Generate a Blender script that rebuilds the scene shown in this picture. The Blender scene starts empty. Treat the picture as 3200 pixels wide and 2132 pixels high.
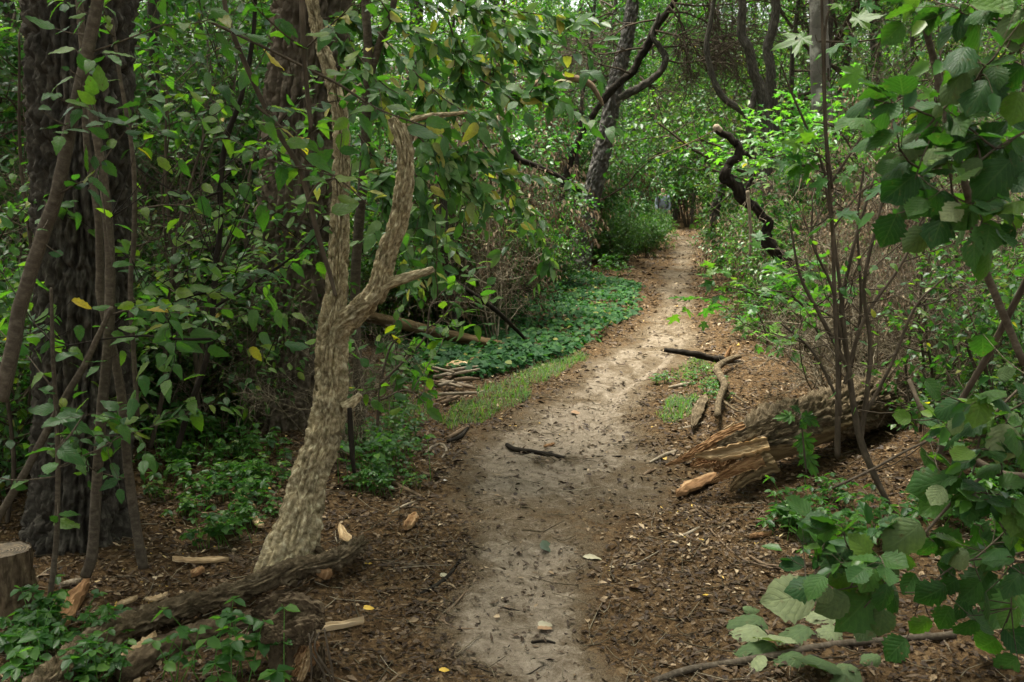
import bpy, math, random
import numpy as np
from mathutils import Matrix, Vector
S = bpy.context.scene
C = S.collection
# ------------------------------------------------------------------ camera, sky, sun, exposure
EYE, FPX, PITCH = 1.6, 3113.0, math.atan((1066-594)/3113.0)
cam_d = bpy.data.cameras.new('camera'); cam = bpy.data.objects.new('camera', cam_d); C.objects.link(cam)
cam.location = (0, 0, EYE); cam.rotation_euler = (math.pi/2-PITCH, 0, 0)
cam_d.sensor_width = 36.0; cam_d.lens = 36.0*FPX/3200.0
cam_d.clip_start = 0.05; cam_d.clip_end = 1500
cam_d.dof.use_dof = True; cam_d.dof.focus_distance = 5.2; cam_d.dof.aperture_fstop = 7.0
S.camera = cam
SUN_EL, SUN_AZ = math.radians(74), math.radians(-50)          # azimuth from +Y towards +X
w = bpy.data.worlds.new('World'); S.world = w; w.use_nodes = True
nt = w.node_tree; bg = nt.nodes['Background']
sk = nt.nodes.new('ShaderNodeTexSky'); sk.sky_type = 'NISHITA'; sk.sun_disc = False
sk.sun_elevation = SUN_EL; sk.sun_rotation = SUN_AZ; sk.dust_density = 5.0; sk.ozone_density = 0.6
hs = nt.nodes.new('ShaderNodeHueSaturation'); hs.inputs['Saturation'].default_value = 0.08   # an overcast, whitish sky
nt.links.new(sk.outputs[0], hs.inputs['Color']); nt.links.new(hs.outputs[0], bg.inputs[0]); bg.inputs[1].default_value = 0.05
sl = bpy.data.lights.new('sun', 'SUN'); sun = bpy.data.objects.new('sun', sl); C.objects.link(sun)
sl.energy = 1.5; sl.angle = math.radians(24); sl.color = (1.0, 0.94, 0.82)
sdir = Vector((math.sin(SUN_AZ)*math.cos(SUN_EL), math.cos(SUN_AZ)*math.cos(SUN_EL), math.sin(SUN_EL)))
sun.rotation_euler = sdir.to_track_quat('Z', 'Y').to_euler(); sun.location = sdir*60
S.view_settings.view_transform = 'Standard'; S.view_settings.look = 'None'
S.view_settings.gamma = 1.0; S.view_settings.exposure = 3.48; S.view_settings.use_curve_mapping = False
S.render.engine = 'CYCLES'
S.cycles.use_denoising = True
S.cycles.max_bounces = 6; S.cycles.diffuse_bounces = 2; S.cycles.glossy_bounces = 2; S.cycles.transmission_bounces = 4

# ------------------------------------------------------------------ numbers
R = np.random.default_rng(7)
def A(*v): return np.array(v, float)
def nrm(v):
    v = np.asarray(v, float); return v/np.maximum(np.linalg.norm(v, axis=-1, keepdims=True), 1e-9)
def hsh(ix, iy, iz, s=0):
    h = (ix.astype(np.int64)*374761393 + iy.astype(np.int64)*668265263 + iz.astype(np.int64)*2147483647 + s*974711) & 0xffffffff
    h = ((h ^ (h >> 13))*1274126177) & 0xffffffff
    h = ((h ^ (h >> 15))*2246822519) & 0xffffffff
    return ((h ^ (h >> 16)) & 0xffffff)/float(0xffffff)
def vnoise(x, y, z=None, s=0):
    x = np.asarray(x, float); y = np.asarray(y, float); z = np.zeros_like(x) if z is None else np.asarray(z, float)
    ix, iy, iz = np.floor(x), np.floor(y), np.floor(z)
    fx, fy, fz = x-ix, y-iy, z-iz
    fx, fy, fz = [f*f*(3-2*f) for f in (fx, fy, fz)]
    o = 0
    for dx in (0, 1):
        for dy in (0, 1):
            for dz in (0, 1):
                o = o + hsh(ix+dx, iy+dy, iz+dz, s)*(fx if dx else 1-fx)*(fy if dy else 1-fy)*(fz if dz else 1-fz)
    return o*2-1
def fbm(x, y, z=None, o=4, s=0):
    t, a = 0, 1.0
    for k in range(o):
        m = 2.03**k
        t = t + a*vnoise(np.asarray(x)*m, np.asarray(y)*m, None if z is None else np.asarray(z)*m, s+k*17); a *= .5
    return t
def worley(u, v, per, s=0, jit=.9):
    iu, iv = np.floor(u), np.floor(v)
    f1 = np.full(u.shape, 9.); f2 = f1.copy()
    for du in (-1, 0, 1):
        for dv in (-1, 0, 1):
            cu, cv = iu+du, iv+dv
            wu = np.mod(cu, per)
            px = cu+.5+jit*(hsh(wu, cv, wu*0, s)-.5); py = cv+.5+jit*(hsh(wu, cv, wu*0+5, s)-.5)
            d = np.hypot(u-px, v-py)
            f2 = np.minimum(f2, np.maximum(f1, d)); f1 = np.minimum(f1, d)
    return f1, f2
def sstep(a, b, x):
    t = np.clip((x-a)/(b-a), 0, 1); return t*t*(3-2*t)
CP, SP = math.cos(PITCH), math.sin(PITCH)
def ray(px, py):
    a, b = (px-1600)/FPX, -(py-1066)/FPX
    return A(a, CP+b*SP, -SP+b*CP)
def W(px, py, d):                      # the point at photograph pixel (px, py) whose distance ahead is d metres
    r = ray(px, py); return A(0, 0, EYE)+r*(d/r[1])
def flat(px, py):
    r = ray(px, py); t = EYE/-r[2]; return A(r[0]*t, r[1]*t)
# the bare strip of the path: left and right edge by distance ahead
EDGE = [(2300,1430,1960),(2132,1440,1960),(1900,1390,1830),(1750,1470,1850),(1640,1440,1980),(1500,1440,2090),(1400,1470,2010),(1300,1620,1960),
        (1200,1770,1985),(1120,1890,2130),(1050,1990,2165),(950,2050,2170),(850,2068,2160),(800,2100,2170),(745,2112,2178)]
_e = [(flat(l, y), flat(r, y)) for y, l, r in EDGE]
EY = A(0, *[a[1] for a, b in _e], 45, 60); EL = A(-.1, *[a[0] for a, b in _e], 4.5, -4); ER = A(.55, *[b[0] for a, b in _e], 5.7, -2)
def path_l(y): return np.interp(y, EY, EL)
def path_r(y): return np.interp(y, EY, ER)
def H(x, y):
    x = np.asarray(x, float); y = np.asarray(y, float)
    c = (path_l(y)+path_r(y))/2; hw = (path_r(y)-path_l(y))/2+.35
    d = np.abs(x-c)/hw
    z = -.05*np.exp(-d*d*1.3)
    off = np.maximum(np.abs(x-c)-hw, 0)
    z = z+.05*fbm(x*.55, y*.55, o=3, s=3)*np.minimum(1, .35+off) + .012*fbm(x*4, y*4, o=3, s=9)
    z = z+.10*sstep(.0, 3, off)*np.where(x > c, 1, .5)
    z = z-.028*np.exp(-((x-(c+.22*hw))/.07)**2)*sstep(5.5, 6.5, y)*(1-sstep(9, 12, y))     # a wheel rut
    z = z+.05*np.exp(-((y-4.75-.15*np.sin(x*2))/.07)**2)*np.exp(-d*d*.4)*.5                # a low ridge across the path
    return z
def G(px, py, up=0.0):                 # the ground point seen at photograph pixel (px, py)
    r = ray(px, py); z = 0.0
    for _ in range(8):
        t = (EYE-z-up)/-r[2]; z = float(H(r[0]*t, r[1]*t))
    return A(r[0]*t, r[1]*t, z+up)
def Gd(px, d):                         # ground below the sight line px at distance d
    x = (px-1600)/FPX*(d*CP+EYE*SP)
    return A(x, d, float(H(x, d)))

# ------------------------------------------------------------------ mesh helpers
class MB:
    def __init__(s): s.v = []; s.f = []; s.n = 0; s.uv = []; s.r = []; s.m = []; s.sm = True
    def add(s, v, faces, uv=None, rnd=0.5, mi=0):
        v = np.asarray(v, float); n = len(v)
        s.v.append(v); s.uv.append(np.zeros((n, 2)) if uv is None else np.asarray(uv, float))
        s.r.append(np.full(n, rnd) if np.isscalar(rnd) else np.asarray(rnd, float))
        for f in faces:
            if len(f): s.f.append(np.asarray(f, np.int64)+s.n); s.m.append(mi)
        s.n += n
    def data(s, name, mats, org=(0, 0, 0), smooth=True):
        me = bpy.data.meshes.new(name)
        V = np.concatenate(s.v)-np.asarray(org); me.vertices.add(len(V)); me.vertices.foreach_set('co', V.astype(np.float32).ravel())
        L = np.concatenate([f.ravel() for f in s.f]); tot = np.concatenate([np.full(len(f), f.shape[1]) for f in s.f])
        mi = np.concatenate([np.full(len(f), m) for f, m in zip(s.f, s.m)])
        me.loops.add(len(L)); me.loops.foreach_set('vertex_index', L.astype(np.int32))
        me.polygons.add(len(tot)); me.polygons.foreach_set('loop_start', (np.cumsum(tot)-tot).astype(np.int32))
        me.polygons.foreach_set('material_index', mi.astype(np.int32))
        me.polygons.foreach_set('use_smooth', np.full(len(tot), smooth))
        UV = np.concatenate(s.uv)[L]; me.uv_layers.new(name='UVMap').data.foreach_set('uv', UV.astype(np.float32).ravel())
        at = me.attributes.new('rnd', 'FLOAT', 'POINT'); at.data.foreach_set('value', np.concatenate(s.r).astype(np.float32))
        for m in (mats if isinstance(mats, (list, tuple)) else [mats]): me.materials.append(m)
        me.update(calc_edges=True)
        return me
ORG = {}
def root(name, label, cat, loc, group=None):
    o = bpy.data.objects.new(name, None); C.objects.link(o); o.location = tuple(map(float, loc)); ORG[o] = np.asarray(loc, float)
    o.empty_display_size = .1; o['label'] = label; o['category'] = cat
    if group: o['group'] = group
    return o
def part(name, mb, mat, par, label=None, kind=None, smooth=True):
    o = bpy.data.objects.new(name, mb.data(name, mat, ORG.get(par, (0, 0, 0)), smooth)); C.objects.link(o); o.parent = par
    ORG[o] = ORG.get(par, A(0, 0, 0))
    if label: o['label'] = label
    if kind: o['kind'] = kind
    return o
def solo(name, mb, mat, label, cat, loc, group=None, smooth=True):
    o = bpy.data.objects.new(name, mb.data(name, mat, loc, smooth)); C.objects.link(o); o.location = tuple(map(float, loc)); ORG[o] = np.asarray(loc, float)
    o['label'] = label; o['category'] = cat
    if group: o['group'] = group
    return o
def setting(name, mb, mat, kind='structure'):
    o = bpy.data.objects.new(name, mb.data(name, mat)); C.objects.link(o); o['kind'] = kind; return o

def spline(P, n):
    P = np.asarray(P, float)
    if len(P) == 2: P = np.array([P[0], P[0]*.67+P[1]*.33, P[0]*.33+P[1]*.67, P[1]])
    Q = np.vstack([2*P[0]-P[1], P, 2*P[-1]-P[-2]])
    t = np.linspace(0, len(P)-1, n); i = np.minimum(t.astype(int), len(P)-2); f = (t-i)[:, None]
    a, b, c, d = Q[i], Q[i+1], Q[i+2], Q[i+3]
    return .5*((2*b)+(-a+c)*f+(2*a-5*b+4*c-d)*f*f+(-a+3*b-3*c+d)*f**3)
def tube(mb, P, rad, n=8, steps=None, disp=None, cap=True, raw=False, rnd=.5, mi=0, flare=None):
    """a swept round limb through P; rad one or many radii; disp(a, s) moves the skin outwards"""
    rad = np.atleast_1d(np.asarray(rad, float))
    if raw: pts = np.asarray(P, float); k = len(pts)
    else:
        k = steps or max(4, 3*len(P)); pts = spline(P, k)
    rr = np.interp(np.linspace(0, 1, k), np.linspace(0, 1, len(rad)), rad) if len(rad) > 1 else np.full(k, rad[0])
    T = nrm(np.gradient(pts, axis=0))
    ref = A(1, 0, 0) if abs(T[0][0]) < .8 else A(0, 1, 0)
    B = nrm(ref-T*(T@ref)[:, None]); N = np.cross(T, B)
    s = np.concatenate([[0], np.cumsum(np.linalg.norm(np.diff(pts, axis=0), axis=1))])
    a = np.arange(n)/n
    AA, SS = np.meshgrid(a, s)
    r = np.repeat(rr[:, None], n, 1)
    if disp is not None: r = r+disp(AA, SS, r)
    co, si = np.cos(AA*2*np.pi)[..., None], np.sin(AA*2*np.pi)[..., None]
    V = pts[:, None, :]+(B[:, None, :]*co+N[:, None, :]*si)*r[..., None]
    V = V.reshape(-1, 3)
    i = np.arange(k-1)[:, None]*n; j = np.arange(n)[None, :]; jn = (j+1) % n
    Q = np.stack([i+j, i+jn, i+n+jn, i+n+j], -1).reshape(-1, 4)
    uv = np.stack([AA*2*np.pi*rr.mean(), SS], -1).reshape(-1, 2)
    F = [Q]
    if cap:
        V = np.vstack([V, pts[0]-T[0]*rr[0]*.15, pts[-1]+T[-1]*rr[-1]*.3]); uv = np.vstack([uv, [0, 0], [0, s[-1]]])
        c0, c1 = k*n, k*n+1; jj = np.arange(n); e = (k-1)*n
        F.append(np.stack([np.full(n, c0), (jj+1) % n, jj], 1)); F.append(np.stack([np.full(n, c1), e+jj, e+(jj+1) % n], 1))
    mb.add(V, F, uv, rnd, mi)
    return pts
def bark(depth, cell_a, cell_s, seed, rough=.25, width=.42, wa=.55):
    """furrowed bark: long plates divided by real cracks"""
    def f(a, s, r):
        per = max(3, int(round(2*np.pi*float(r.mean())/cell_a)))
        ca, sa = np.cos(a*2*np.pi)*1.4, np.sin(a*2*np.pi)*1.4
        wob = fbm(ca*2, sa*2, s*6, 3, seed)
        u = a*per+wa*fbm(ca*1.5, sa*1.5, s*5, 3, seed+5); v = s/cell_s+.5*wob
        f1, f2 = worley(u, v, per, seed); g = sstep(0.0, width, f2-f1)
        u2 = a*per*2+.4*wob; f1, f2 = worley(u2, s/cell_s*2.1+.3*wob, per*2, seed+3); g2 = sstep(0, .35, f2-f1)
        return depth*(1.1*g+g2*.32-1.1)+depth*rough*fbm(ca*9, sa*9, s*26, 4, seed+9)
    return f
def lumpy(amp, fs, seed):
    def f(a, s, r):
        ca, sa = np.cos(a*2*np.pi), np.sin(a*2*np.pi)
        return r*amp*fbm(ca*1.2, sa*1.2, s*fs, 3, seed)
    return f

# leaf shapes: +Y along the leaf, +Z its upper side; length 1
def leaf_lite(w=.32, z=.1, droop=.12):
    return A([0, 0, 0], [w, .45, z], [0, 1, -droop], [-w, .45, z]), [np.array([[0, 1, 2], [0, 2, 3]])], A([.5, 0], [1, .45], [.5, 1], [0, .45])
def leaf_mid(w=.3, z=.1, droop=.15):
    V = A([0, 0, 0], [w*.85, .28, z], [w*.75, .66, z*.6-droop*.4], [0, 1, -droop], [-w*.75, .66, z*.6-droop*.4], [-w*.85, .28, z])
    return V, [np.array([[0, 1, 2, 3], [0, 3, 4, 5]])], np.stack([V[:, 0]/w/2+.5, V[:, 1]], 1)
def leaf_fine(prof, rows=13, z=.12, droop=.2, serr=0., curl=0., seed=0):
    g = np.random.default_rng(seed); V = []; UV = []
    for i, t in enumerate(np.linspace(0, 1, rows)):
        wd = prof(t)
        for sgn, fr in ((-1, 1), (-1, .5), (0, 0), (1, .5), (1, 1)):
            k = wd*(1+serr*((1 if i % 2 else -1)+.9*g.normal())*(fr == 1))
            q = k*fr
            V.append((sgn*q, t+.02*serr*(fr == 1), z*q-droop*t*t+.02*math.sin(t*9+sgn*2+seed)*fr-curl*q*q*2+.012*((i % 2)*2-1)*(fr > 0)))
            UV.append((.5+sgn*fr*.5, t))
    Q = [[i*5+j, i*5+j+1, i*5+j+6, i*5+j+5] for i in range(rows-1) for j in range(4)]
    return np.array(V), [np.array(Q)], np.array(UV)
P_OVATE = lambda t: .31*(math.sin(math.pi*min(1, t**.8))**.85)*(1-.25*t)+.004
P_HAZEL = lambda t: .43*(math.sin(math.pi*t**.86)**.62)*(1 if t < .72 else max(.1, 1-1.9*(t-.72)))+.004
def leaf_lobed(lobes, depth=.45, pts=5, droop=.2, seed=0, tooth=.08):
    """a palmate leaf: lobes = (angle from the tip, length)"""
    g = np.random.default_rng(seed); out = []
    for k, (an, ln) in enumerate(lobes):
        out.append((an-17, ln*.60)); out.append((an-11, ln*.80)); out.append((an-6, ln*.74)); out.append((an, ln)); out.append((an+6, ln*.74)); out.append((an+11, ln*.80)); out.append((an+17, ln*.60))
        if k < len(lobes)-1:
            b, l2 = lobes[k+1]; out.append(((an+b)/2, min(ln, l2)*depth))
    V = [(0, .3, 0)]; UV = [(.5, .3)]
    for an, ln in [(-172, .3)]+out+[(172, .3)]:
        r = math.radians(an); x, y = math.sin(r)*ln*.72, .3+math.cos(r)*ln*.72
        V.append((x, y, -droop*((y-.3)**2+x*x)+.03*g.normal())); UV.append((.5+x*.5, y))
    n = len(V)-1
    F = [[0, i+1, i] for i in range(1, n)]+[[0, 1, n]]
    V = np.array(V); V[:, 1] -= .0
    return V, [np.array(F)], np.array(UV)
MAPLE = [(-118, .5), (-58, .85), (0, 1.0), (58, .85), (118, .5)]
OAK = [(-112, .45), (-66, .62), (-28, .74), (0, 1.15), (28, .74), (66, .62), (112, .45)]
def frames(d, up, roll=0.35, rng=R):
    """leaf frames from directions d; up: the wanted normal"""
    Y = nrm(d); Z = nrm(up+rng.normal(0, roll, Y.shape)); X = nrm(np.cross(Y, Z)); Z = np.cross(X, Y)
    return X, Y, Z
def scatter(mb, tpl, pos, X, Y, Z, sc, rnd, mi=0):
    V, F, UV = tpl; n, k = len(pos), len(V)
    if n == 0: return
    sc = np.asarray(sc)[:, None, None]
    P = pos[:, None, :]+sc*(V[None, :, 0:1]*X[:, None, :]+V[None, :, 1:2]*Y[:, None, :]+V[None, :, 2:3]*Z[:, None, :])
    off = (np.arange(n)*k)[:, None, None]
    mb.add(P.reshape(-1, 3), [(f[None]+off).reshape(-1, f.shape[1]) for f in F], np.tile(UV, (n, 1)), np.repeat(rnd, k), mi)
def single(tpl, mat, name='leaf'):
    m = MB(); m.add(tpl[0], tpl[1], tpl[2]); return m.data(name, mat)
def leaf_objs(par, meshes, pos, X, Y, Z, sc, name='leaf'):
    o0 = ORG.get(par, A(0, 0, 0))
    for i in range(len(pos)):
        o = bpy.data.objects.new(name, meshes[i % len(meshes)]); C.objects.link(o); o.parent = par
        p, s = pos[i]-o0, float(sc[i])
        o.matrix_basis = Matrix(((X[i][0]*s, Y[i][0]*s, Z[i][0]*s, p[0]), (X[i][1]*s, Y[i][1]*s, Z[i][1]*s, p[1]), (X[i][2]*s, Y[i][2]*s, Z[i][2]*s, p[2]), (0, 0, 0, 1)))

# ------------------------------------------------------------------ materials
def mat_new(name):
    m = bpy.data.materials.new(name); m.use_nodes = True; t = m.node_tree
    for n in list(t.nodes): t.nodes.remove(n)
    o = t.nodes.new('ShaderNodeOutputMaterial')
    return m, t, o
def N(t, typ, **k):
    n = t.nodes.new(typ)
    for a, b in k.items():
        if hasattr(n, a): setattr(n, a, b)
        else: n.inputs[a.replace('_', ' ')].default_value = b
    return n
def ramp(t, src, stops, interp='LINEAR'):
    r = t.nodes.new('ShaderNodeValToRGB'); e = r.color_ramp.elements; r.color_ramp.interpolation = interp
    while len(e) < len(stops): e.new(.5)
    for i, (p, c) in enumerate(stops): e[i].position = p; e[i].color = (*c, 1) if len(c) == 3 else c
    t.links.new(src, r.inputs[0]); return r
def mixc(t, f, a, b, mode='MIX'):
    m = t.nodes.new('ShaderNodeMix'); m.data_type = 'RGBA'; m.blend_type = mode
    for inp, v in ((0, f), (6, a), (7, b)):
        if isinstance(v, (int, float)): m.inputs[inp].default_value = v
        elif isinstance(v, tuple): m.inputs[inp].default_value = (*v, 1)
        else: t.links.new(v, m.inputs[inp])
    return m.outputs[2]
def noise(t, vec, scale, detail=4, rough=.55):
    n = t.nodes.new('ShaderNodeTexNoise'); n.inputs['Scale'].default_value = scale; n.inputs['Detail'].default_value = detail; n.inputs['Roughness'].default_value = rough
    if vec is not None: t.links.new(vec, n.inputs['Vector'])
    return n
def leaf_mat(name, stops, per_object=False, trans=.33, rough=.4, back=(.10, .15, .09), spots=True, vein=True, tr_gain=1.75, spec=.28):
    m, t, o = mat_new(name)
    if per_object: src = N(t, 'ShaderNodeObjectInfo').outputs['Random']
    else: src = N(t, 'ShaderNodeAttribute', attribute_name='rnd').outputs['Fac']
    col = ramp(t, src, stops).outputs[0]
    tc = N(t, 'ShaderNodeTexCoord')
    nz = noise(t, tc.outputs['Object'], 9 if per_object else 40, 3)
    col = mixc(t, .5, col, mixc(t, 1., col, ramp(t, nz.outputs[0], [(.3, (.6, .62, .6)), (.7, (1.35, 1.3, 1.1))]).outputs[0], 'MULTIPLY'))
    uv = N(t, 'ShaderNodeUVMap')
    bump = None
    if vein:
        sx = N(t, 'ShaderNodeSeparateXYZ'); t.links.new(uv.outputs[0], sx.inputs[0])
        ab = N(t, 'ShaderNodeMath', operation='SUBTRACT'); t.links.new(sx.outputs[0], ab.inputs[0]); ab.inputs[1].default_value = .5
        aa = N(t, 'ShaderNodeMath', operation='ABSOLUTE'); t.links.new(ab.outputs[0], aa.inputs[0])
        vv = N(t, 'ShaderNodeMath', operation='MULTIPLY_ADD'); t.links.new(aa.outputs[0], vv.inputs[0]); vv.inputs[1].default_value = -.75; t.links.new(sx.outputs[1], vv.inputs[2])
        sc = N(t, 'ShaderNodeMath', operation='MULTIPLY'); t.links.new(vv.outputs[0], sc.inputs[0]); sc.inputs[1].default_value = 6.5
        fr = N(t, 'ShaderNodeMath', operation='PINGPONG'); t.links.new(sc.outputs[0], fr.inputs[0]); fr.inputs[1].default_value = .5
        vl = N(t, 'ShaderNodeMapRange'); t.links.new(fr.outputs[0], vl.inputs[0]); vl.inputs[1].default_value = 0; vl.inputs[2].default_value = .09; vl.inputs[3].default_value = 1; vl.inputs[4].default_value = 0
        ml = N(t, 'ShaderNodeMapRange'); t.links.new(aa.outputs[0], ml.inputs[0]); ml.inputs[1].default_value = .012; ml.inputs[2].default_value = .03; ml.inputs[3].default_value = 1; ml.inputs[4].default_value = 0
        mx = N(t, 'ShaderNodeMath', operation='MAXIMUM'); t.links.new(vl.outputs[0], mx.inputs[0]); t.links.new(ml.outputs[0], mx.inputs[1])
        f = N(t, 'ShaderNodeMath', operation='MULTIPLY'); t.links.new(mx.outputs[0], f.inputs[0]); f.inputs[1].default_value = .16
        col = mixc(t, f.outputs[0], col, (.13, .18, .07))
        bp = N(t, 'ShaderNodeBump'); bp.inputs['Strength'].default_value = .35; bp.inputs['Distance'].default_value = .004
        sub = N(t, 'ShaderNodeMath', operation='SUBTRACT'); t.links.new(fr.outputs[0], sub.inputs[0]); t.links.new(mx.outputs[0], sub.inputs[1])
        t.links.new(sub.outputs[0], bp.inputs['Height']); bump = bp
    if spots:
        oi = N(t, 'ShaderNodeObjectInfo'); off = N(t, 'ShaderNodeVectorMath', operation='SCALE'); off.inputs[0].default_value = (31, 17, 23); t.links.new(oi.outputs['Random'], off.inputs['Scale'])
        av = N(t, 'ShaderNodeVectorMath', operation='ADD'); t.links.new(uv.outputs[0], av.inputs[0]); t.links.new(off.outputs[0], av.inputs[1])
        vz = noise(t, av.outputs[0], 5, 4, .6); holes = ramp(t, vz.outputs[0], [(.70, (0, 0, 0)), (.71, (1, 1, 1))]).outputs[0]
        sp = ramp(t, vz.outputs[0], [(.6, (0, 0, 0)), (.69, (1, 1, 1))])
        f = N(t, 'ShaderNodeMath', operation='MULTIPLY'); t.links.new(sp.outputs[0], f.inputs[0]); f.inputs[1].default_value = .5
        col = mixc(t, f.outputs[0], col, (.10, .075, .03))
    ge = N(t, 'ShaderNodeNewGeometry')
    bm = N(t, 'ShaderNodeMath', operation='MULTIPLY'); t.links.new(ge.outputs['Backfacing'], bm.inputs[0]); bm.inputs[1].default_value = .55
    top = mixc(t, bm.outputs[0], col, back)
    pb = N(t, 'ShaderNodeBsdfPrincipled'); t.links.new(top, pb.inputs['Base Color']); pb.inputs['Roughness'].default_value = rough; pb.inputs['Specular IOR Level'].default_value = spec
    if bump: t.links.new(bump.outputs[0], pb.inputs['Normal'])
    tl = N(t, 'ShaderNodeBsdfTranslucent')
    t.links.new(mixc(t, 1., col, (1.05*tr_gain, 1.4*tr_gain, .35*tr_gain), 'MULTIPLY'), tl.inputs['Color'])
    ms = N(t, 'ShaderNodeMixShader'); ms.inputs[0].default_value = trans
    t.links.new(pb.outputs[0], ms.inputs[1]); t.links.new(tl.outputs[0], ms.inputs[2]); last = ms.outputs[0]
    if spots:
        tp = N(t, 'ShaderNodeBsdfTransparent'); mh = N(t, 'ShaderNodeMixShader'); t.links.new(holes, mh.inputs[0]); t.links.new(last, mh.inputs[1]); t.links.new(tp.outputs[0], mh.inputs[2]); last = mh.outputs[0]
    t.links.new(last, o.inputs[0])
    return m
def bark_mat(name, a, b, c, sc=1., bumpd=.004, lich=None, stretch=.25, rough=.85):
    m, t, o = mat_new(name)
    uv = N(t, 'ShaderNodeUVMap'); mp = N(t, 'ShaderNodeMapping'); mp.inputs['Scale'].default_value = (1, stretch, 1); t.links.new(uv.outputs[0], mp.inputs[0])
    tc = N(t, 'ShaderNodeTexCoord')
    n1 = noise(t, mp.outputs[0], 22*sc, 6, .65); n2 = noise(t, tc.outputs['Object'], 3.5*sc, 4); n3 = noise(t, tc.outputs['Object'], 90*sc, 3)
    col = ramp(t, n1.outputs[0], [(.32, a), (.52, b), (.7, c)]).outputs[0]
    col = mixc(t, .6, col, mixc(t, 1., col, ramp(t, n2.outputs[0], [(.3, (.55, .55, .55)), (.7, (1.35, 1.3, 1.2))]).outputs[0], 'MULTIPLY'))
    if lich:
        lm = ramp(t, noise(t, tc.outputs['Object'], 60*sc, 5, .7).outputs[0], [(.6, (0, 0, 0)), (.68, (1, 1, 1))])
        col = mixc(t, mixc(t, 1., lm.outputs[0], (.5, .5, .5), 'MULTIPLY'), col, lich)
    pb = N(t, 'ShaderNodeBsdfPrincipled'); t.links.new(col, pb.inputs['Base Color']); pb.inputs['Roughness'].default_value = rough; pb.inputs['Specular IOR Level'].default_value = .06
    ad = N(t, 'ShaderNodeMath', operation='MULTIPLY_ADD'); t.links.new(n3.outputs[0], ad.inputs[0]); ad.inputs[1].default_value = .4; t.links.new(n1.outputs[0], ad.inputs[2])
    bp = N(t, 'ShaderNodeBump'); bp.inputs['Strength'].default_value = .9; bp.inputs['Distance'].default_value = bumpd; t.links.new(ad.outputs[0], bp.inputs['Height']); t.links.new(bp.outputs[0], pb.inputs['Normal'])
    t.links.new(pb.outputs[0], o.inputs[0])
    return m
def ramp_mat(name, stops, per_object=False, rough=.75, trans=0., sc=60):
    m, t, o = mat_new(name)
    src = N(t, 'ShaderNodeObjectInfo').outputs['Random'] if per_object else N(t, 'ShaderNodeAttribute', attribute_name='rnd').outputs['Fac']
    col = ramp(t, src, stops).outputs[0]; tc = N(t, 'ShaderNodeTexCoord')
    nz = noise(t, tc.outputs['Object'], sc, 4)
    col = mixc(t, .7, col, mixc(t, 1., col, ramp(t, nz.outputs[0], [(.3, (.5, .5, .5)), (.7, (1.4, 1.35, 1.3))]).outputs[0], 'MULTIPLY'))
    pb = N(t, 'ShaderNodeBsdfPrincipled'); t.links.new(col, pb.inputs['Base Color']); pb.inputs['Roughness'].default_value = rough; pb.inputs['Specular IOR Level'].default_value = .12
    last = pb.outputs[0]
    if trans:
        tl = N(t, 'ShaderNodeBsdfTranslucent'); t.links.new(col, tl.inputs[0]); ms = N(t, 'ShaderNodeMixShader'); ms.inputs[0].default_value = trans
        t.links.new(last, ms.inputs[1]); t.links.new(tl.outputs[0], ms.inputs[2]); last = ms.outputs[0]
    t.links.new(last, o.inputs[0]); return m
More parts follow.
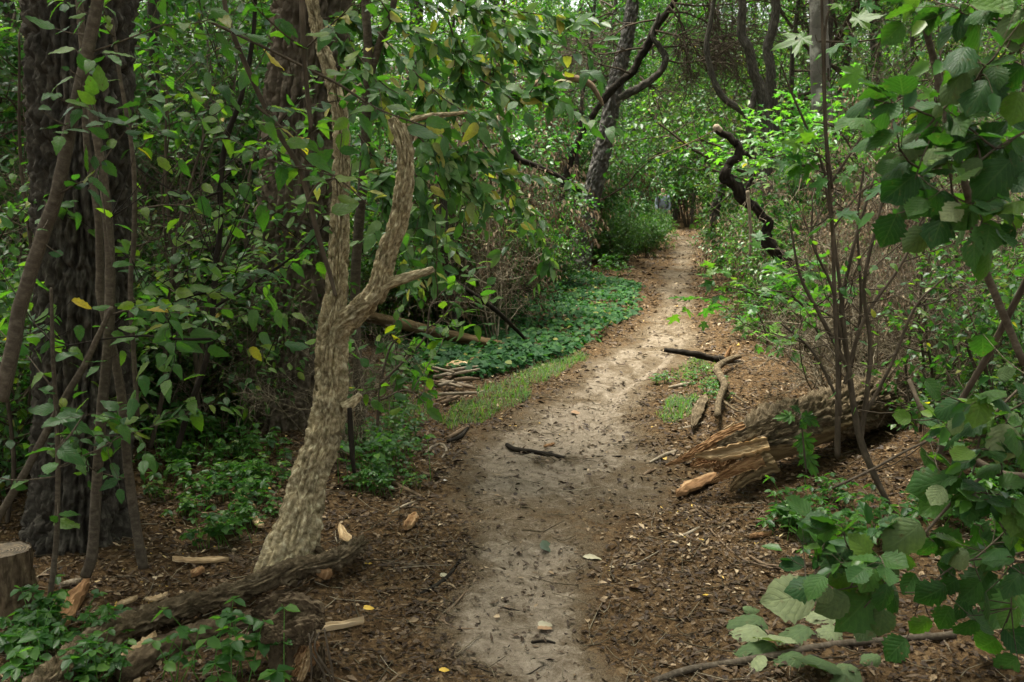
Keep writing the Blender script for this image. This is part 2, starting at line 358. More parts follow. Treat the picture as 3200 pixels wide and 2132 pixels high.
def ground_mat():
    m, t, o = mat_new('forest_soil')
    at = N(t, 'ShaderNodeAttribute', attribute_name='rnd'); tc = N(t, 'ShaderNodeTexCoord'); ob = tc.outputs['Object']
    n1 = noise(t, ob, 2.2, 6, .65); n2 = noise(t, ob, 16, 6, .7); n3 = noise(t, ob, 90, 4, .7); n4 = noise(t, ob, 330, 2, .6)
    vo = N(t, 'ShaderNodeTexVoronoi'); vo.inputs['Scale'].default_value = 55; t.links.new(ob, vo.inputs['Vector'])
    litter = ramp(t, vo.outputs['Color'], [(.1, (.025, .015, .007)), (.5, (.07, .043, .02)), (.8, (.14, .09, .043)), (1, (.28, .2, .11))]).outputs[0]
    humus = ramp(t, n3.outputs[0], [(.3, (.03, .019, .009)), (.6, (.08, .05, .025)), (.8, (.14, .093, .05))]).outputs[0]
    soil = mixc(t, .55, humus, litter)
    sand = ramp(t, n2.outputs[0], [(.3, (.12, .098, .07)), (.55, (.205, .17, .125)), (.75, (.29, .247, .185))]).outputs[0]
    sand = mixc(t, ramp(t, n4.outputs[0], [(.54, (0, 0, 0)), (.64, (.8, .8, .8))]).outputs[0], sand, (.09, .062, .034))
    grit = ramp(t, n4.outputs[0], [(.35, (.045, .031, .017)), (.55, (.10, .076, .047)), (.7, (.2, .16, .105))]).outputs[0]
    # patchy cover of crumbs over the sand
    a = N(t, 'ShaderNodeMath', operation='MULTIPLY_ADD'); t.links.new(n2.outputs[0], a.inputs[0]); a.inputs[1].default_value = 1.1; t.links.new(at.outputs['Fac'], a.inputs[2])
    b = N(t, 'ShaderNodeMath', operation='MULTIPLY_ADD'); t.links.new(n3.outputs[0], b.inputs[0]); b.inputs[1].default_value = .9; t.links.new(a.outputs[0], b.inputs[2])
    f = N(t, 'ShaderNodeMapRange'); t.links.new(b.outputs[0], f.inputs[0]); f.inputs[1].default_value = 1.48; f.inputs[2].default_value = 1.86
    f0 = N(t, 'ShaderNodeMapRange'); t.links.new(b.outputs[0], f0.inputs[0]); f0.inputs[1].default_value = 1.12; f0.inputs[2].default_value = 1.4
    col = mixc(t, f.outputs[0], mixc(t, f0.outputs[0], soil, grit), sand)
    pb = N(t, 'ShaderNodeBsdfPrincipled'); t.links.new(col, pb.inputs['Base Color']); pb.inputs['Roughness'].default_value = .9; pb.inputs['Specular IOR Level'].default_value = .04
    h = N(t, 'ShaderNodeMath', operation='MULTIPLY_ADD'); t.links.new(n3.outputs[0], h.inputs[0]); h.inputs[1].default_value = .6; t.links.new(n2.outputs[0], h.inputs[2])
    bp = N(t, 'ShaderNodeBump'); bp.inputs['Strength'].default_value = .8; bp.inputs['Distance'].default_value = .025; t.links.new(h.outputs[0], bp.inputs['Height']); t.links.new(bp.outputs[0], pb.inputs['Normal'])
    t.links.new(pb.outputs[0], o.inputs[0]); return m
GREEN = [(0, (.014, .052, .011)), (.35, (.026, .082, .014)), (.7, (.045, .115, .016)), (.95, (.08, .14, .016)), (1, (.15, .15, .02))]
EMER = [(0, (.014, .056, .017)), (.4, (.026, .088, .024)), (.8, (.045, .115, .022)), (1, (.085, .14, .02))]
YEL = [(0, (.022, .07, .018)), (.4, (.042, .105, .018)), (.8, (.075, .14, .018)), (.975, (.11, .155, .018)), (.988, (.26, .21, .02)), (1, (.36, .25, .03))]
CHER = [(0, (.03, .085, .022)), (.45, (.055, .13, .035)), (.72, (.085, .165, .05)), (.87, (.15, .21, .085)), (.94, (.30, .25, .05)), (1, (.42, .36, .2))]
M = dict(
    soil=ground_mat(),
    litter=ramp_mat('dead_leaf_litter', [(0, (.02, .0125, .0065)), (.3, (.044, .029, .0165)), (.56, (.088, .061, .035)), (.76, (.152, .111, .067)), (.9, (.27, .2, .118)), (.975, (.44, .36, .24)), (1, (.45, .3, .07))], rough=.55),
    green=leaf_mat('green_leaf', GREEN, vein=False, spots=False), emer=leaf_mat('emerald_leaf', EMER, vein=False, spots=False),
    yel=leaf_mat('yellow_green_leaf', YEL, vein=False, spots=False), cher=leaf_mat('cherry_leaf_mass', CHER, vein=False, spots=False),
    ivy=leaf_mat('ivy_leaf', [(0, (.010, .042, .013)), (.6, (.02, .07, .018)), (.95, (.045, .11, .025)), (1, (.2, .18, .05))], vein=False, spots=False, rough=.6, trans=.25, spec=.1),
    o_yel=leaf_mat('sapling_leaf', YEL, True, trans=.5, tr_gain=2.1), o_green=leaf_mat('shrub_leaf', GREEN, True), o_cher=leaf_mat('cherry_leaf', CHER, True),
    o_hazel=leaf_mat('hazel_leaf', [(0, (.014, .046, .012)), (.5, (.026, .070, .017)), (.85, (.04, .095, .018)), (1, (.07, .125, .018))], True, rough=.5, trans=.32, spec=.16, back=(.09, .125, .055)),
    o_pale=leaf_mat('pale_leaf_underside', [(0, (.055, .09, .036)), (.6, (.095, .135, .06)), (1, (.18, .21, .115))], True, rough=.65, trans=.15, back=(.10, .14, .065), spec=.12),
    o_maple=leaf_mat('maple_leaf', [(0, (.04, .12, .03)), (.6, (.065, .16, .03)), (1, (.10, .18, .025))], True, spots=True, vein=False, trans=.45, tr_gain=1.6),
    grass=leaf_mat('grass_blade', [(0, (.045, .12, .018)), (.7, (.08, .18, .03)), (1, (.2, .22, .08))], vein=False, spots=False),
    brown=ramp_mat('dried_leaf', [(0, (.05, .034, .02)), (.5, (.12, .085, .05)), (.85, (.24, .175, .11)), (1, (.40, .32, .21))], rough=.6, trans=.2),
    b_dark=bark_mat('dark_furrowed_bark', (.022, .020, .016), (.056, .051, .041), (.12, .11, .09), 2.2, .012),
    b_main=bark_mat('pale_lichen_bark', (.085, .066, .032), (.35, .29, .175), (.70, .64, .44), 4.6, .010, lich=(.42, .39, .2), stretch=.33),
    b_log=bark_mat('fallen_log_bark', (.03, .023, .013), (.095, .073, .044), (.22, .178, .118), 2.4, .010, stretch=.4),
    b_rot=bark_mat('rotten_bark', (.03, .021, .013), (.085, .063, .039), (.18, .14, .088), 1.4, .009),
    b_twig=bark_mat('grey_brown_twig', (.035, .028, .02), (.07, .056, .04), (.125, .1, .074), 1.5, .001),
    b_black=bark_mat('black_dead_bark', (.010, .008, .006), (.02, .017, .013), (.05, .042, .031), 1.2, .003),
    b_grey=bark_mat('grey_sapling_bark', (.045, .036, .025), (.08, .066, .048), (.13, .112, .085), 1.4, .002, stretch=1.5),
    b_pale=bark_mat('bleached_dead_wood', (.13, .105, .072), (.24, .2, .145), (.38, .33, .25), 1.3, .003),
    b_stick=bark_mat('brown_stick', (.07, .048, .03), (.14, .1, .065), (.24, .18, .12), 1.5, .0015),
    wood=bark_mat('split_pale_wood', (.2, .13, .065), (.38, .275, .155), (.54, .43, .28), 1.3, .003, stretch=.08, rough=.7),
    orange=bark_mat('split_orange_wood', (.09, .046, .022), (.235, .135, .065), (.42, .30, .17), 1.8, .006, stretch=.05, rough=.75),
    bare=bark_mat('barkless_tan_wood', (.07, .046, .022), (.16, .115, .06), (.27, .21, .12), 1., .005, stretch=.08, rough=.75),
    dry=ramp_mat('dry_twig', [(0, (.06, .05, .03)), (.6, (.14, .118, .076)), (1, (.32, .28, .2))], rough=.8, sc=20),
)
def birch_mat(name='birch_bark', wh=.34, lo=.5):
    m, t, o = mat_new(name)
    uv = N(t, 'ShaderNodeUVMap'); mp = N(t, 'ShaderNodeMapping'); mp.inputs['Scale'].default_value = (1, .8, 1); t.links.new(uv.outputs[0], mp.inputs[0])
    tc = N(t, 'ShaderNodeTexCoord')
    n1 = noise(t, mp.outputs[0], 11, 5, .65); n2 = noise(t, tc.outputs['Object'], 2.2, 4, .6)
    k = ramp(t, n1.outputs[0], [(lo-.02, (.04, .035, .028)), (lo+.14, (wh, wh*.95, wh*.82))]).outputs[0]
    col = mixc(t, ramp(t, n2.outputs[0], [(lo, (.1, .1, .1)), (lo+.16, (.9, .9, .9))]).outputs[0], k, (.085, .072, .055))
    pb = N(t, 'ShaderNodeBsdfPrincipled'); t.links.new(col, pb.inputs['Base Color']); pb.inputs['Roughness'].default_value = .75
    bp = N(t, 'ShaderNodeBump'); bp.inputs['Distance'].default_value = .01; t.links.new(n1.outputs[0], bp.inputs['Height']); t.links.new(bp.outputs[0], pb.inputs['Normal'])
    t.links.new(pb.outputs[0], o.inputs[0]); return m
M['birch'] = birch_mat(wh=.27, lo=.53); M['birch_white'] = birch_mat('white_birch_bark', .62, .34)
def plain(name, col, rough=.8):
    m, t, o = mat_new(name); pb = N(t, 'ShaderNodeBsdfPrincipled'); tc = N(t, 'ShaderNodeTexCoord'); nz = noise(t, tc.outputs['Object'], 12, 3)
    c = mixc(t, 1., col, ramp(t, nz.outputs[0], [(.3, (.75, .75, .75)), (.7, (1.2, 1.2, 1.2))]).outputs[0], 'MULTIPLY')
    t.links.new(c, pb.inputs['Base Color']); pb.inputs['Roughness'].default_value = rough; t.links.new(pb.outputs[0], o.inputs[0]); return m
# ------------------------------------------------------------------ the ground: one sheet to the horizon
def grid_ground():
    ys = np.concatenate([[-60, -30, -15, -8, -4, -2, -.5, .6, 1.4], np.geomspace(2.0, 70, 430), np.geomspace(74, 600, 25)])
    us = np.concatenate([-np.geomspace(400, 9.5, 16), np.linspace(-9, 9, 261), np.geomspace(9.5, 400, 16)])
    sc = np.interp(ys, [0, 6, 40, 600], [.42, .42, 2.0, 2.0])
    X = us[None, :]*np.where(np.abs(us)[None, :] <= 9, sc[:, None]*np.clip(1, 0, 1), sc[:, None]); Y = np.repeat(ys[:, None], len(us), 1)
    X = X+np.interp(Y, [3, 8, 30], [.1, .6, 4])*(np.abs(us)[None, :] <= 9)*1.0+np.where(us > 9, np.interp(Y, [3, 8, 30], [.1, .6, 4]), 0)+np.where(us < -9, np.interp(Y, [3, 8, 30], [.1, .6, 4]), 0)
    Z = H(X, Y)+.02*fbm(X*9, Y*9, o=3, s=31)*.6+.007*fbm(X*30, Y*30, o=2, s=37)
    l, r = path_l(Y), path_r(Y); e = np.minimum(X-l, r-X)+.10*fbm(X*2.3, Y*2.3, o=3, s=41)
    sand = sstep(-.16, .20, e)
    # wear: strongest on the pale strip, broken by dark crumbly bands
    py_near = sstep(4.3, 4.6, Y)*(1-sstep(5.0, 5.6, Y))
    sand = sand*(1-.42*py_near)*(1-.55*sstep(.0, .3, X-.12)*(1-sstep(4.2, 4.5, Y)))
    sand = sand*np.clip(.93+.5*fbm(X*1.7, Y*1.2, o=3, s=53)+.35*fbm(X*6, Y*4.5, o=3, s=57), 0, 1.05)
    sand = sand*(1-.33*sstep(9, 14, Y))
    sand = np.maximum(sand, (.50+.25*fbm(X*4, Y*3, o=3, s=61))*sstep(-.36, .1, e)*(1-sstep(10, 14, Y))*sstep(4.4, 5.3, Y))
    strip = sstep(-.1, .12, e)*(1-sstep(3.9, 4.3, Y))*(1-sstep(.06, .34, X-(l+.30))); sand = np.maximum(sand, strip*(.97+.22*fbm(X*5, Y*4, o=3, s=67)))
    rut = np.exp(-((X-((l+r)/2+.30*(r-l)))/.09)**2)*sstep(5.4, 6, Y)*(1-sstep(9, 12, Y))
    sand = np.clip(np.maximum(sand, rut*.95), 0, 1)
    ny, nx = X.shape
    i = np.arange(ny-1)[:, None]*nx; j = np.arange(nx-1)[None, :]
    Q = np.stack([i+j, i+j+1, i+nx+j+1, i+nx+j], -1).reshape(-1, 4)
    mb = MB(); mb.add(np.stack([X, Y, Z], -1).reshape(-1, 3), [Q], np.stack([X, Y], -1).reshape(-1, 2), sand.ravel()*.9)
    setting('ground', mb, M['soil'])
grid_ground()
def sandness(x, y):
    e = np.minimum(x-path_l(y), path_r(y)-x)+.10*fbm(x*2.3, y*2.3, o=3, s=41)
    return np.maximum(sstep(-.16, .20, e),   .6*sstep(-.32, .0, e+.12*fbm(x*5, y*4, o=2, s=63))*(y < 11)*(y > 4.9))

# dead leaves and crumbs lying all over the floor: nobody could count them
def litter():
    mb = MB(); g = np.random.default_rng(11)
    tp = [leaf_mid(.33, .16, -.18), leaf_mid(.25, -.16, .22), leaf_lite(.2, .1, .1), leaf_mid(.42, .22, .1), leaf_lite(.12, .05, -.1)]
    for (y0, y1, n, smin, smax, keep) in ((2.6, 5, 56000, .006, .032, .20), (5, 9, 54000, .009, .042, .24), (9, 18, 40000, .018, .06, .28), (18, 42, 26000, .035, .10, .34)):
        y = g.uniform(y0, y1, n); c = (path_l(y)+path_r(y))/2
        half = np.interp(y, [2.6, 5, 9, 18, 42], [1.9, 3.0, 5.0, 6, 8])
        x = c*.55+g.uniform(-1, 1, n)*half
        dens = fbm(x*1.3, y*1.3, o=3, s=77)
        k = g.uniform(0, 1, n) < np.where(sandness(x, y) > .5, keep+.12*dens, .9+.3*dens)
        x, y = x[k], y[k]; n = len(x)
        z = H(x, y)+.02*fbm(x*9, y*9, o=3, s=31)*.6+.004
        a = g.uniform(0, 2*np.pi, n); d = np.stack([np.cos(a), np.sin(a), g.normal(0, .22, n)], 1)
        X, Y, Z = frames(d, np.tile(A(0, 0, 1), (n, 1)), .3, g)
        s = smin+(smax-smin)*g.uniform(0, 1, n)**2.2
        rnd = np.clip(g.beta(1.25, 2.0, n)+.10*dens[k], 0, 1)
        for q, t in enumerate(tp):
            kk = np.arange(n) % len(tp) == q
            scatter(mb, t, np.stack([x, y, z+s*.12], 1)[kk], X[kk], Y[kk], Z[kk], s[kk]*(1.8 if q in (2, 4) else 1), rnd[kk])
    o = setting('leaf_litter', mb, M['litter'], 'stuff')
litter()
def twig_litter():
    g = np.random.default_rng(13); mb = MB(); n = 2600
    y = 2.7+17*g.uniform(0, 1, n)**1.7; c = (path_l(y)+path_r(y))/2; x = c*.6+g.normal(0, 1, n)*np.interp(y, [2.7, 6, 20], [1.1, 2.2, 4.2]); k = (sandness(x, y) < .5) | (g.uniform(0, 1, n) < .3)
    for x_, y_ in zip(x[k], y[k]):
        a = g.uniform(0, 3.14); L = g.uniform(.02, .11)*(1+.06*y_); d = A(math.cos(a), math.sin(a), 0)*L; p = A(x_, y_, float(H(x_, y_))+.008); q = g.normal(0, .12*L, 3)
        e0, e1 = p-d, p+d; e0[2] = float(H(e0[0], e0[1]))+g.uniform(.004, .03); e1[2] = float(H(e1[0], e1[1]))+g.uniform(.004, .03)
        w_ = g.uniform(.0012, .0035); tube(mb, [e0, p+q*A(1, 1, .4), e1], [w_, w_*.6], n=3, raw=True, cap=False, rnd=g.uniform(0, 1)**1.4)
    setting('twig_litter', mb, M['dry'], 'stuff')
twig_litter()

# ------------------------------------------------------------------ growing plants
def grow(g, p, d, L, r, lv, P, tubes, leaves):
    n = P['n'][lv]; pts = [p]; ds = [d]
    for i in range(n):
        d = nrm(d+g.normal(0, P['wander'][lv], 3)+A(0, 0, P['up'][lv])); p = p+d*L/n; pts.append(p); ds.append(d)
    tubes.append((np.array(pts), r, r*.35, lv))
    if lv < P['levels']:
        for k in range(P['kids'][lv]):
            t = g.uniform(P['from'][lv], 1); i = min(int(t*n), n-1); q = pts[i]+(pts[i+1]-pts[i])*(t*n-i)
            ax = nrm(np.cross(ds[i], g.normal(0, 1, 3))); an = math.radians(P['angle'][lv]*g.uniform(.7, 1.3))
            dd = nrm(ds[i]*math.cos(an)+ax*math.sin(an)); dd[2] *= P.get('flatten', 1); dd = nrm(dd)
            grow(g, q, dd, L*P['ratio'][lv]*g.uniform(.6, 1.15), max(r*.5*(1.2-t*.6), .0012), lv+1, P, tubes, leaves)
    if lv >= P['levels']-P.get('leafy', 0):
        m = max(1, int(L/P['gap'])); sgn = 1
        for k in range(m):
            t = (k+.5)/m
            if t < P.get('bare', .15): continue
            i = min(int(t*n), n-1); q = pts[i]+(pts[i+1]-pts[i])*(t*n-i); T = ds[i+1]
            sd = nrm(np.cross(T, A(0, 0, 1))+g.normal(0, .35, 3))*sgn; sgn = -sgn
            leaves.append((q, nrm(T*.6+sd+A(0, 0, P['hang'])+g.normal(0, .25, 3))))
        leaves.append((pts[-1], nrm(ds[-1]+A(0, 0, P['hang']))))
def tubes_to(mb, tubes, sides=(7, 5, 4, 3, 3), rnd=.5):
    for pts, a, b, lv in tubes: tube(mb, pts, [a, b], n=sides[min(lv, 4)], raw=True, cap=lv == 0, rnd=rnd)
def leafmesh(leaves, g, tpl, s0, s1, up=A(0, 0, 1), roll=.45, mb=None, rb=None):
    mb = mb or MB(); pos = np.array([l[0] for l in leaves]); d = np.array([l[1] for l in leaves]); n = len(pos)
    X, Y, Z = frames(d, np.tile(up, (n, 1)), roll, g)
    rnd = np.clip(g.uniform(0, 1, n) if rb is None else rb(n), 0, 1)
    scatter(mb, tpl, pos, X, Y, Z, g.uniform(s0, s1, n), rnd); return mb
SHRUB = dict(levels=3, n=[7, 5, 4, 3], wander=[.14, .2, .25, .3], up=[.1, .05, .0, -.04], kids=[8, 6, 5], ratio=[.45, .5, .5], angle=[55, 55, 50], gap=.05, hang=-.3, leafy=1, **{'from': [.12, .2, .2]})
PROTO = []          # (kind, stem data, foliage data, height)
def make_shrub(seed, h, stems, tpl, s0, s1, lmat, P=SHRUB, tilt=.3):
    g = np.random.default_rng(seed); tubes, leaves = [], []
    for k in range(stems):
        a = g.uniform(0, 6.28); d = nrm(A(math.cos(a)*tilt*g.uniform(.4, 1.4), math.sin(a)*tilt*g.uniform(.4, 1.4), 1))
        grow(g, A(.08*math.cos(a), .08*math.sin(a), -.05), d, h*g.uniform(.7, 1.1), .012*h**.5*g.uniform(.8, 1.4), 0, P, tubes, leaves)
    st = MB(); tubes_to(st, tubes); fo = leafmesh(leaves, g, tpl, s0, s1)
    return st.data('stem', M['b_twig']), fo.data('foliage', M[lmat])
shrubs = [make_shrub(101, 2.6, 5, leaf_mid(.3), .05, .085, 'green'), make_shrub(102, 3.2, 5, leaf_lite(.34), .05, .09, 'emer'),
          make_shrub(103, 2.0, 6, leaf_lite(.36), .04, .07, 'yel'), make_shrub(104, 3.4, 4, leaf_mid(.36), .06, .10, 'emer'),
          make_shrub(105, 1.1, 7, leaf_lite(.36), .035, .06, 'green', tilt=.6)]
def copy_thing(src, loc, rz, sc, label, group):
    r = src.copy(); C.objects.link(r); r.location = tuple(map(float, loc)); r.rotation_euler = (0, 0, rz); r.scale = (sc,)*3; r['label'] = label; r['group'] = group
    for ch in src.children:
        c = ch.copy(); C.objects.link(c); c.parent = r
    return r
def proto_thing(name, cat, parts):
    r = bpy.data.objects.new(name, None); C.objects.link(r); r['category'] = cat; r['label'] = ''
    for nm, me in parts:
        o = bpy.data.objects.new(nm, me); C.objects.link(o); o.parent = r
    return r
SP_ = [proto_thing('shrub', 'shrub', (('stem', a), ('foliage', b))) for a, b in shrubs]
used = set()
def place(src, loc, rz, sc, label, group):
    if src.name in used: return copy_thing(src, loc, rz, sc, label, group)
    used.add(src.name); src.location = tuple(map(float, loc)); src.rotation_euler = (0, 0, rz); src.scale = (sc,)*3; src['label'] = label; src['group'] = group
    return src
TREE = dict(levels=3, n=[9, 6, 4, 3], wander=[.05, .16, .22, .3], up=[.06, .04, -.01, -.05], kids=[17, 8, 6], ratio=[.36, .42, .42], angle=[70, 50, 50], gap=.085, hang=-.35, leafy=1, **{'from': [.14, .2, .2]})
HIGH = dict(TREE, **{'from': [.5, .2, .2], 'kids': [15, 8, 7], 'ratio': [.34, .45, .45], 'gap': .13})
def make_tree(seed, h, r, tpl, s0, s1, lmat, P=TREE, bark_='b_dark'):
    g = np.random.default_rng(seed); tubes, leaves = [], []
    grow(g, A(0, 0, -.1), A(.03, 0, 1), h, r, 0, P, tubes, leaves)
    tr = MB(); tube(tr, tubes[0][0], [r*1.25, r, r*.9, r*.75, r*.3], n=12, steps=40, disp=lumpy(.08, 2.5, seed))
    cr = MB(); tubes_to(cr, tubes[1:]); 
    cr.m = [0]*len(cr.f)
    k0 = len(cr.f); leafmesh(leaves, g, tpl, s0, s1, mb=cr, roll=.5)
    for q in range(k0, len(cr.f)): cr.m[q] = 1
    return tr.data('trunk', M[bark_]), cr.data('crown', [M['b_twig'], M[lmat]])
trees = [make_tree(201, 7.5, .055, leaf_lite(.36), .07, .12, 'emer'), make_tree(202, 9.5, .08, leaf_lite(.34), .08, .13, 'green'),
         make_tree(203, 6.0, .045, leaf_lite(.38), .07, .11, 'yel'), make_tree(204, 13, .13, leaf_lite(.36), .11, .17, 'emer', HIGH)]
TP_ = [proto_thing('understory_tree', 'tree', (('trunk', a), ('crown', b))) for a, b in trees[:3]]+[proto_thing('tall_tree', 'tree', (('trunk', a), ('crown', b))) for a, b in trees[3:]]
def zone(px, d, what):
    if px < 900: return f'{what} in the dark thicket behind the two thick furrowed trunks', f'{what}s of the thicket behind the thick trunks'
    if px < 1950: return f'{what} growing behind the leaning birch left of the path', f'{what}s behind the leaning birch'
    if px < 2260: return f'{what} closing off the far end of the path', f'{what}s at the far end of the path'
    return f'{what} in the undergrowth right of the path behind the slender trunks', f'{what}s right of the path'
def clear_of_path(x, y, m): return (x < path_l(y)-m) or (x > path_r(y)+m) or y > 46
g = np.random.default_rng(5)
def try_put(kind, px, d, sc, idx, m):
    p = Gd(px, d)
    if not clear_of_path(p[0], p[1], m): return False
    rp = FPX*sc*(1.15 if kind == 's' and idx != 4 else .5)/d
    if m > .3 and (px+rp > 1690 and px-rp < 1960 and d < 19.5): return False            # keep the birch in sight
    if m > .3 and (px-rp < 2560 and px > 2100 and d < 16): return False
    if m > .3 and px+rp*(1 if kind == 's' else 2.6) > 2530 and px-rp*(1 if kind == 's' else 2.6) < 2610 and d < 16.8 and d > 9: return False
    if m > .3 and (px+rp > 2000 and px-rp < 2230 and d < 40): return False
    if kind == 's': lab, grp = zone(px, d, 'leafy green shrub'); place(SP_[idx], p, g.uniform(0, 6.28), sc, lab, grp)
    elif idx < 3: lab, grp = zone(px, d, 'slim leafy tree'); place(TP_[idx], p, g.uniform(0, 6.28), sc, lab, grp)
    else: lab, grp = zone(px, d, 'tall broad crowned tree'); place(TP_[3], p, g.uniform(0, 6.28), sc, lab, grp)
    return True
AVOID = ((1560, 2010, 19.5, 0), (2200, 2540, 12, 9))
# left thicket
for d in np.geomspace(7.8, 24, 34): try_put('s', g.uniform(-150, 900), d, g.uniform(.75, 1.15), int(g.integers(0, 4)), .9)
for d in np.geomspace(9.0, 24, 9): try_put('t', g.uniform(-200, 860), d, g.uniform(.7, 1.0), int(g.integers(0, 3)), 1.2)
# behind the birch
for d in np.geomspace(10.5, 40, 40): try_put('s', g.uniform(950, 1960), d, g.uniform(.7, 1.1), int(g.integers(0, 4)), 1.0)
for d in np.geomspace(15, 46, 14): try_put('t', g.uniform(900, 1980), d, g.uniform(.7, 1.1), int(g.integers(0, 3)), 1.3)
# right
for d in np.geomspace(9.5, 42, 32): try_put('s', g.uniform(2380, 3300), d, g.uniform(.6, .95), int(g.integers(0, 4)), .9)
for d in np.geomspace(13, 46, 15): try_put('t', g.uniform(2300, 3300), d, g.uniform(.7, 1.1), int(g.integers(0, 3)), 1.3)
# the far end
for px, d in ((2010, 41), (2150, 43), (2085, 47), (2240, 44), (1960, 46), (2120, 52), (2200, 50), (2040, 54)): try_put('s', px, d, g.uniform(.9, 1.3), int(g.integers(0, 4)), 0)
for px, d in ((1900, 48), (2010, 52), (2110, 50), (2210, 47), (2300, 52), (2060, 58), (2160, 60), (1840, 58)): try_put('t', px, d, g.uniform(1.0, 1.35), int(g.integers(0, 3)), 0)
# unseen tree crowns added around the viewpoint, only to shade the place
def add_shade_woods():
    g = np.random.default_rng(15); mb = MB(); tr, cr = trees[1]; n = len(cr.vertices); v = np.zeros(n*3); cr.vertices.foreach_get('co', v); v = v.reshape(-1, 3)
    npoly = len(cr.polygons); lt = np.zeros(npoly, int); cr.polygons.foreach_get('loop_total', lt); vi = np.zeros(len(cr.loops), int); cr.loops.foreach_get('vertex_index', vi); mi = np.zeros(npoly, int); cr.polygons.foreach_get('material_index', mi); ls = np.cumsum(lt)-lt
    t3, q4 = np.where(lt == 3)[0], np.where(lt == 4)[0]; F3 = vi[ls[t3][:, None]+np.arange(3)]; F4 = vi[ls[q4][:, None]+np.arange(4)]
    for x, y, s in ((-7.2, .2, .9), (-5.0, -2.6, .9), (-1.2, -5.2, 1.0), (2.6, -4.6, .95), (5.2, -1.8, .9), (6.6, 1.4, 1.0), (-8, 4.2, 1.1), (8.6, 5.2, 1.1)):
        a = g.uniform(0, 6.28); c, d = math.cos(a), math.sin(a); V = np.stack([v[:, 0]*c-v[:, 1]*d, v[:, 0]*d+v[:, 1]*c, v[:, 2]], 1)*s+A(x, y, float(H(x, y)))
        mb.add(V, [F4], None, g.uniform(0, 1, n), 0); mb.f.append(F3+mb.n-n); mb.m.append(1)
    tr, cr = trees[3]; n = len(cr.vertices); v = np.zeros(n*3); cr.vertices.foreach_get('co', v); v = v.reshape(-1, 3)
    npoly = len(cr.polygons); lt = np.zeros(npoly, int); cr.polygons.foreach_get('loop_total', lt); vi = np.zeros(len(cr.loops), int); cr.loops.foreach_get('vertex_index', vi); ls = np.cumsum(lt)-lt
    t3, q4 = np.where(lt == 3)[0], np.where(lt == 4)[0]; F3 = vi[ls[t3][:, None]+np.arange(3)]; F4 = vi[ls[q4][:, None]+np.arange(4)]
    for x, y, s in ((4.6, 4.6, .72), (-3.9, 2.0, .78), (4.2, .8, .75), (-4.6, 6.6, .8), (-2.4, -1.6, .8), (6.6, 8.2, .8), (1.8, -3.0, .75), (3.2, 2.3, .8), (5.6, 6.2, .8), (-3.2, .4, .8)):
        a = g.uniform(0, 6.28); c, d = math.cos(a), math.sin(a); V = np.stack([v[:, 0]*c-v[:, 1]*d, v[:, 0]*d+v[:, 1]*c, v[:, 2]], 1)*s+A(x, y, float(H(x, y)))
        mb.add(V, [F4], None, g.uniform(0, 1, n), 0); mb.f.append(F3+mb.n-n); mb.m.append(1)
    o = bpy.data.objects.new('surrounding_woods', mb.data('surrounding_woods', [M['b_twig'], M['green']])); C.objects.link(o); o['kind'] = 'stuff'
add_shade_woods()
# the wood goes on behind
for k in range(46):
    d = 46+44*(k/46)**1.2; try_put('t', -100+3400*((k*.618) % 1), d, g.uniform(1.3, 2.0), k % 3, 0)
for k in range(16): try_put('t', g.uniform(-150, 3350), g.uniform(24, 44), g.uniform(1.2, 1.6), k % 3, 2.2)
for k in range(44): try_put('t', -100+3400*((k*.618+.3) % 1), g.uniform(58, 96), g.uniform(2.0, 2.7), k % 3, 0)
for px, d, s in ((1960, 44, .9), (2060, 43, .8), (2160, 42, .8), (2250, 44, .9), (2110, 46, 1.0), (2010, 48, 1.1), (2200, 49, 1.1)): try_put('t', px, d, s, 2, 0)
# low bushes hugging the path verge
for px, d in ((2010, 30), (2045, 33), (1985, 26.5), (2010, 24.5), (1940, 23), (1900, 21.5), (2250, 33), (2280, 28), (2300, 24), (2290, 36), (1960, 29), (2030, 27.5)):
    try_put('s', px, d, g.uniform(.75, .95), 4, .1)
# tall trees whose crowns roof the wood
for px, d in ((500, 14), (-100, 10), (1250, 22), (900, 30), (1600, 36), (2750, 20), (3200, 13), (2500, 34), (3000, 32), (1750, 50), (2400, 55), (2080, 66), (200, 24), (2200, 75), (1950, 72)):
    try_put('t', px, d, g.uniform(.85, 1.2), 3, 1.2)
# ------------------------------------------------------------------ the big trunks
def px_path(pts, d):                   # photograph pixels -> points; d a number or one distance per point
    dd = np.broadcast_to(np.asarray(d, float), (len(pts),)) if np.isscalar(d) or len(d) == len(pts) else np.interp(np.linspace(0, 1, len(pts)), np.linspace(0, 1, len(d)), d)
    return np.array([W(x, y, q) for (x, y), q in zip(pts, dd)])
def rad(wpx, d): return np.asarray(wpx, float)/2/FPX*(d+.3)
def ring_path(P, rr, fine):            # dense rings up to z = fine, sparse above
    n = 260; pts = spline(P, n*4); z = pts[:, 2]; return pts
def crown_above(par, name, g, start, h, r, n_limb, spread, tpl, s0, s1, lmat, away=None):
    tubes, leaves = [], []
    P = dict(TREE, levels=2, n=[7, 5, 3], kids=[9, 7, 0], gap=.12, up=[.03, -.01, -.05], ratio=[.42, .42, .4])
    for k in range(n_limb):
        a = k*2.4+g.uniform(0, .8); e = g.uniform(.15, .9); p = start+A(0, 0, h*g.uniform(0, 1))
        grow(g, p, nrm(A(math.cos(a), math.sin(a), e)), spread*g.uniform(.7, 1.1), r*.35, 0, P, tubes, leaves)
    m = MB(); tubes_to(m, tubes); k0 = len(m.f); m.m = [0]*k0
    leafmesh(leaves, g, tpl, s0, s1, mb=m, roll=.5)
    for q in range(k0, len(m.f)): m.m[q] = 1
    return part(name, m, [M['b_twig'], M[lmat]], par)
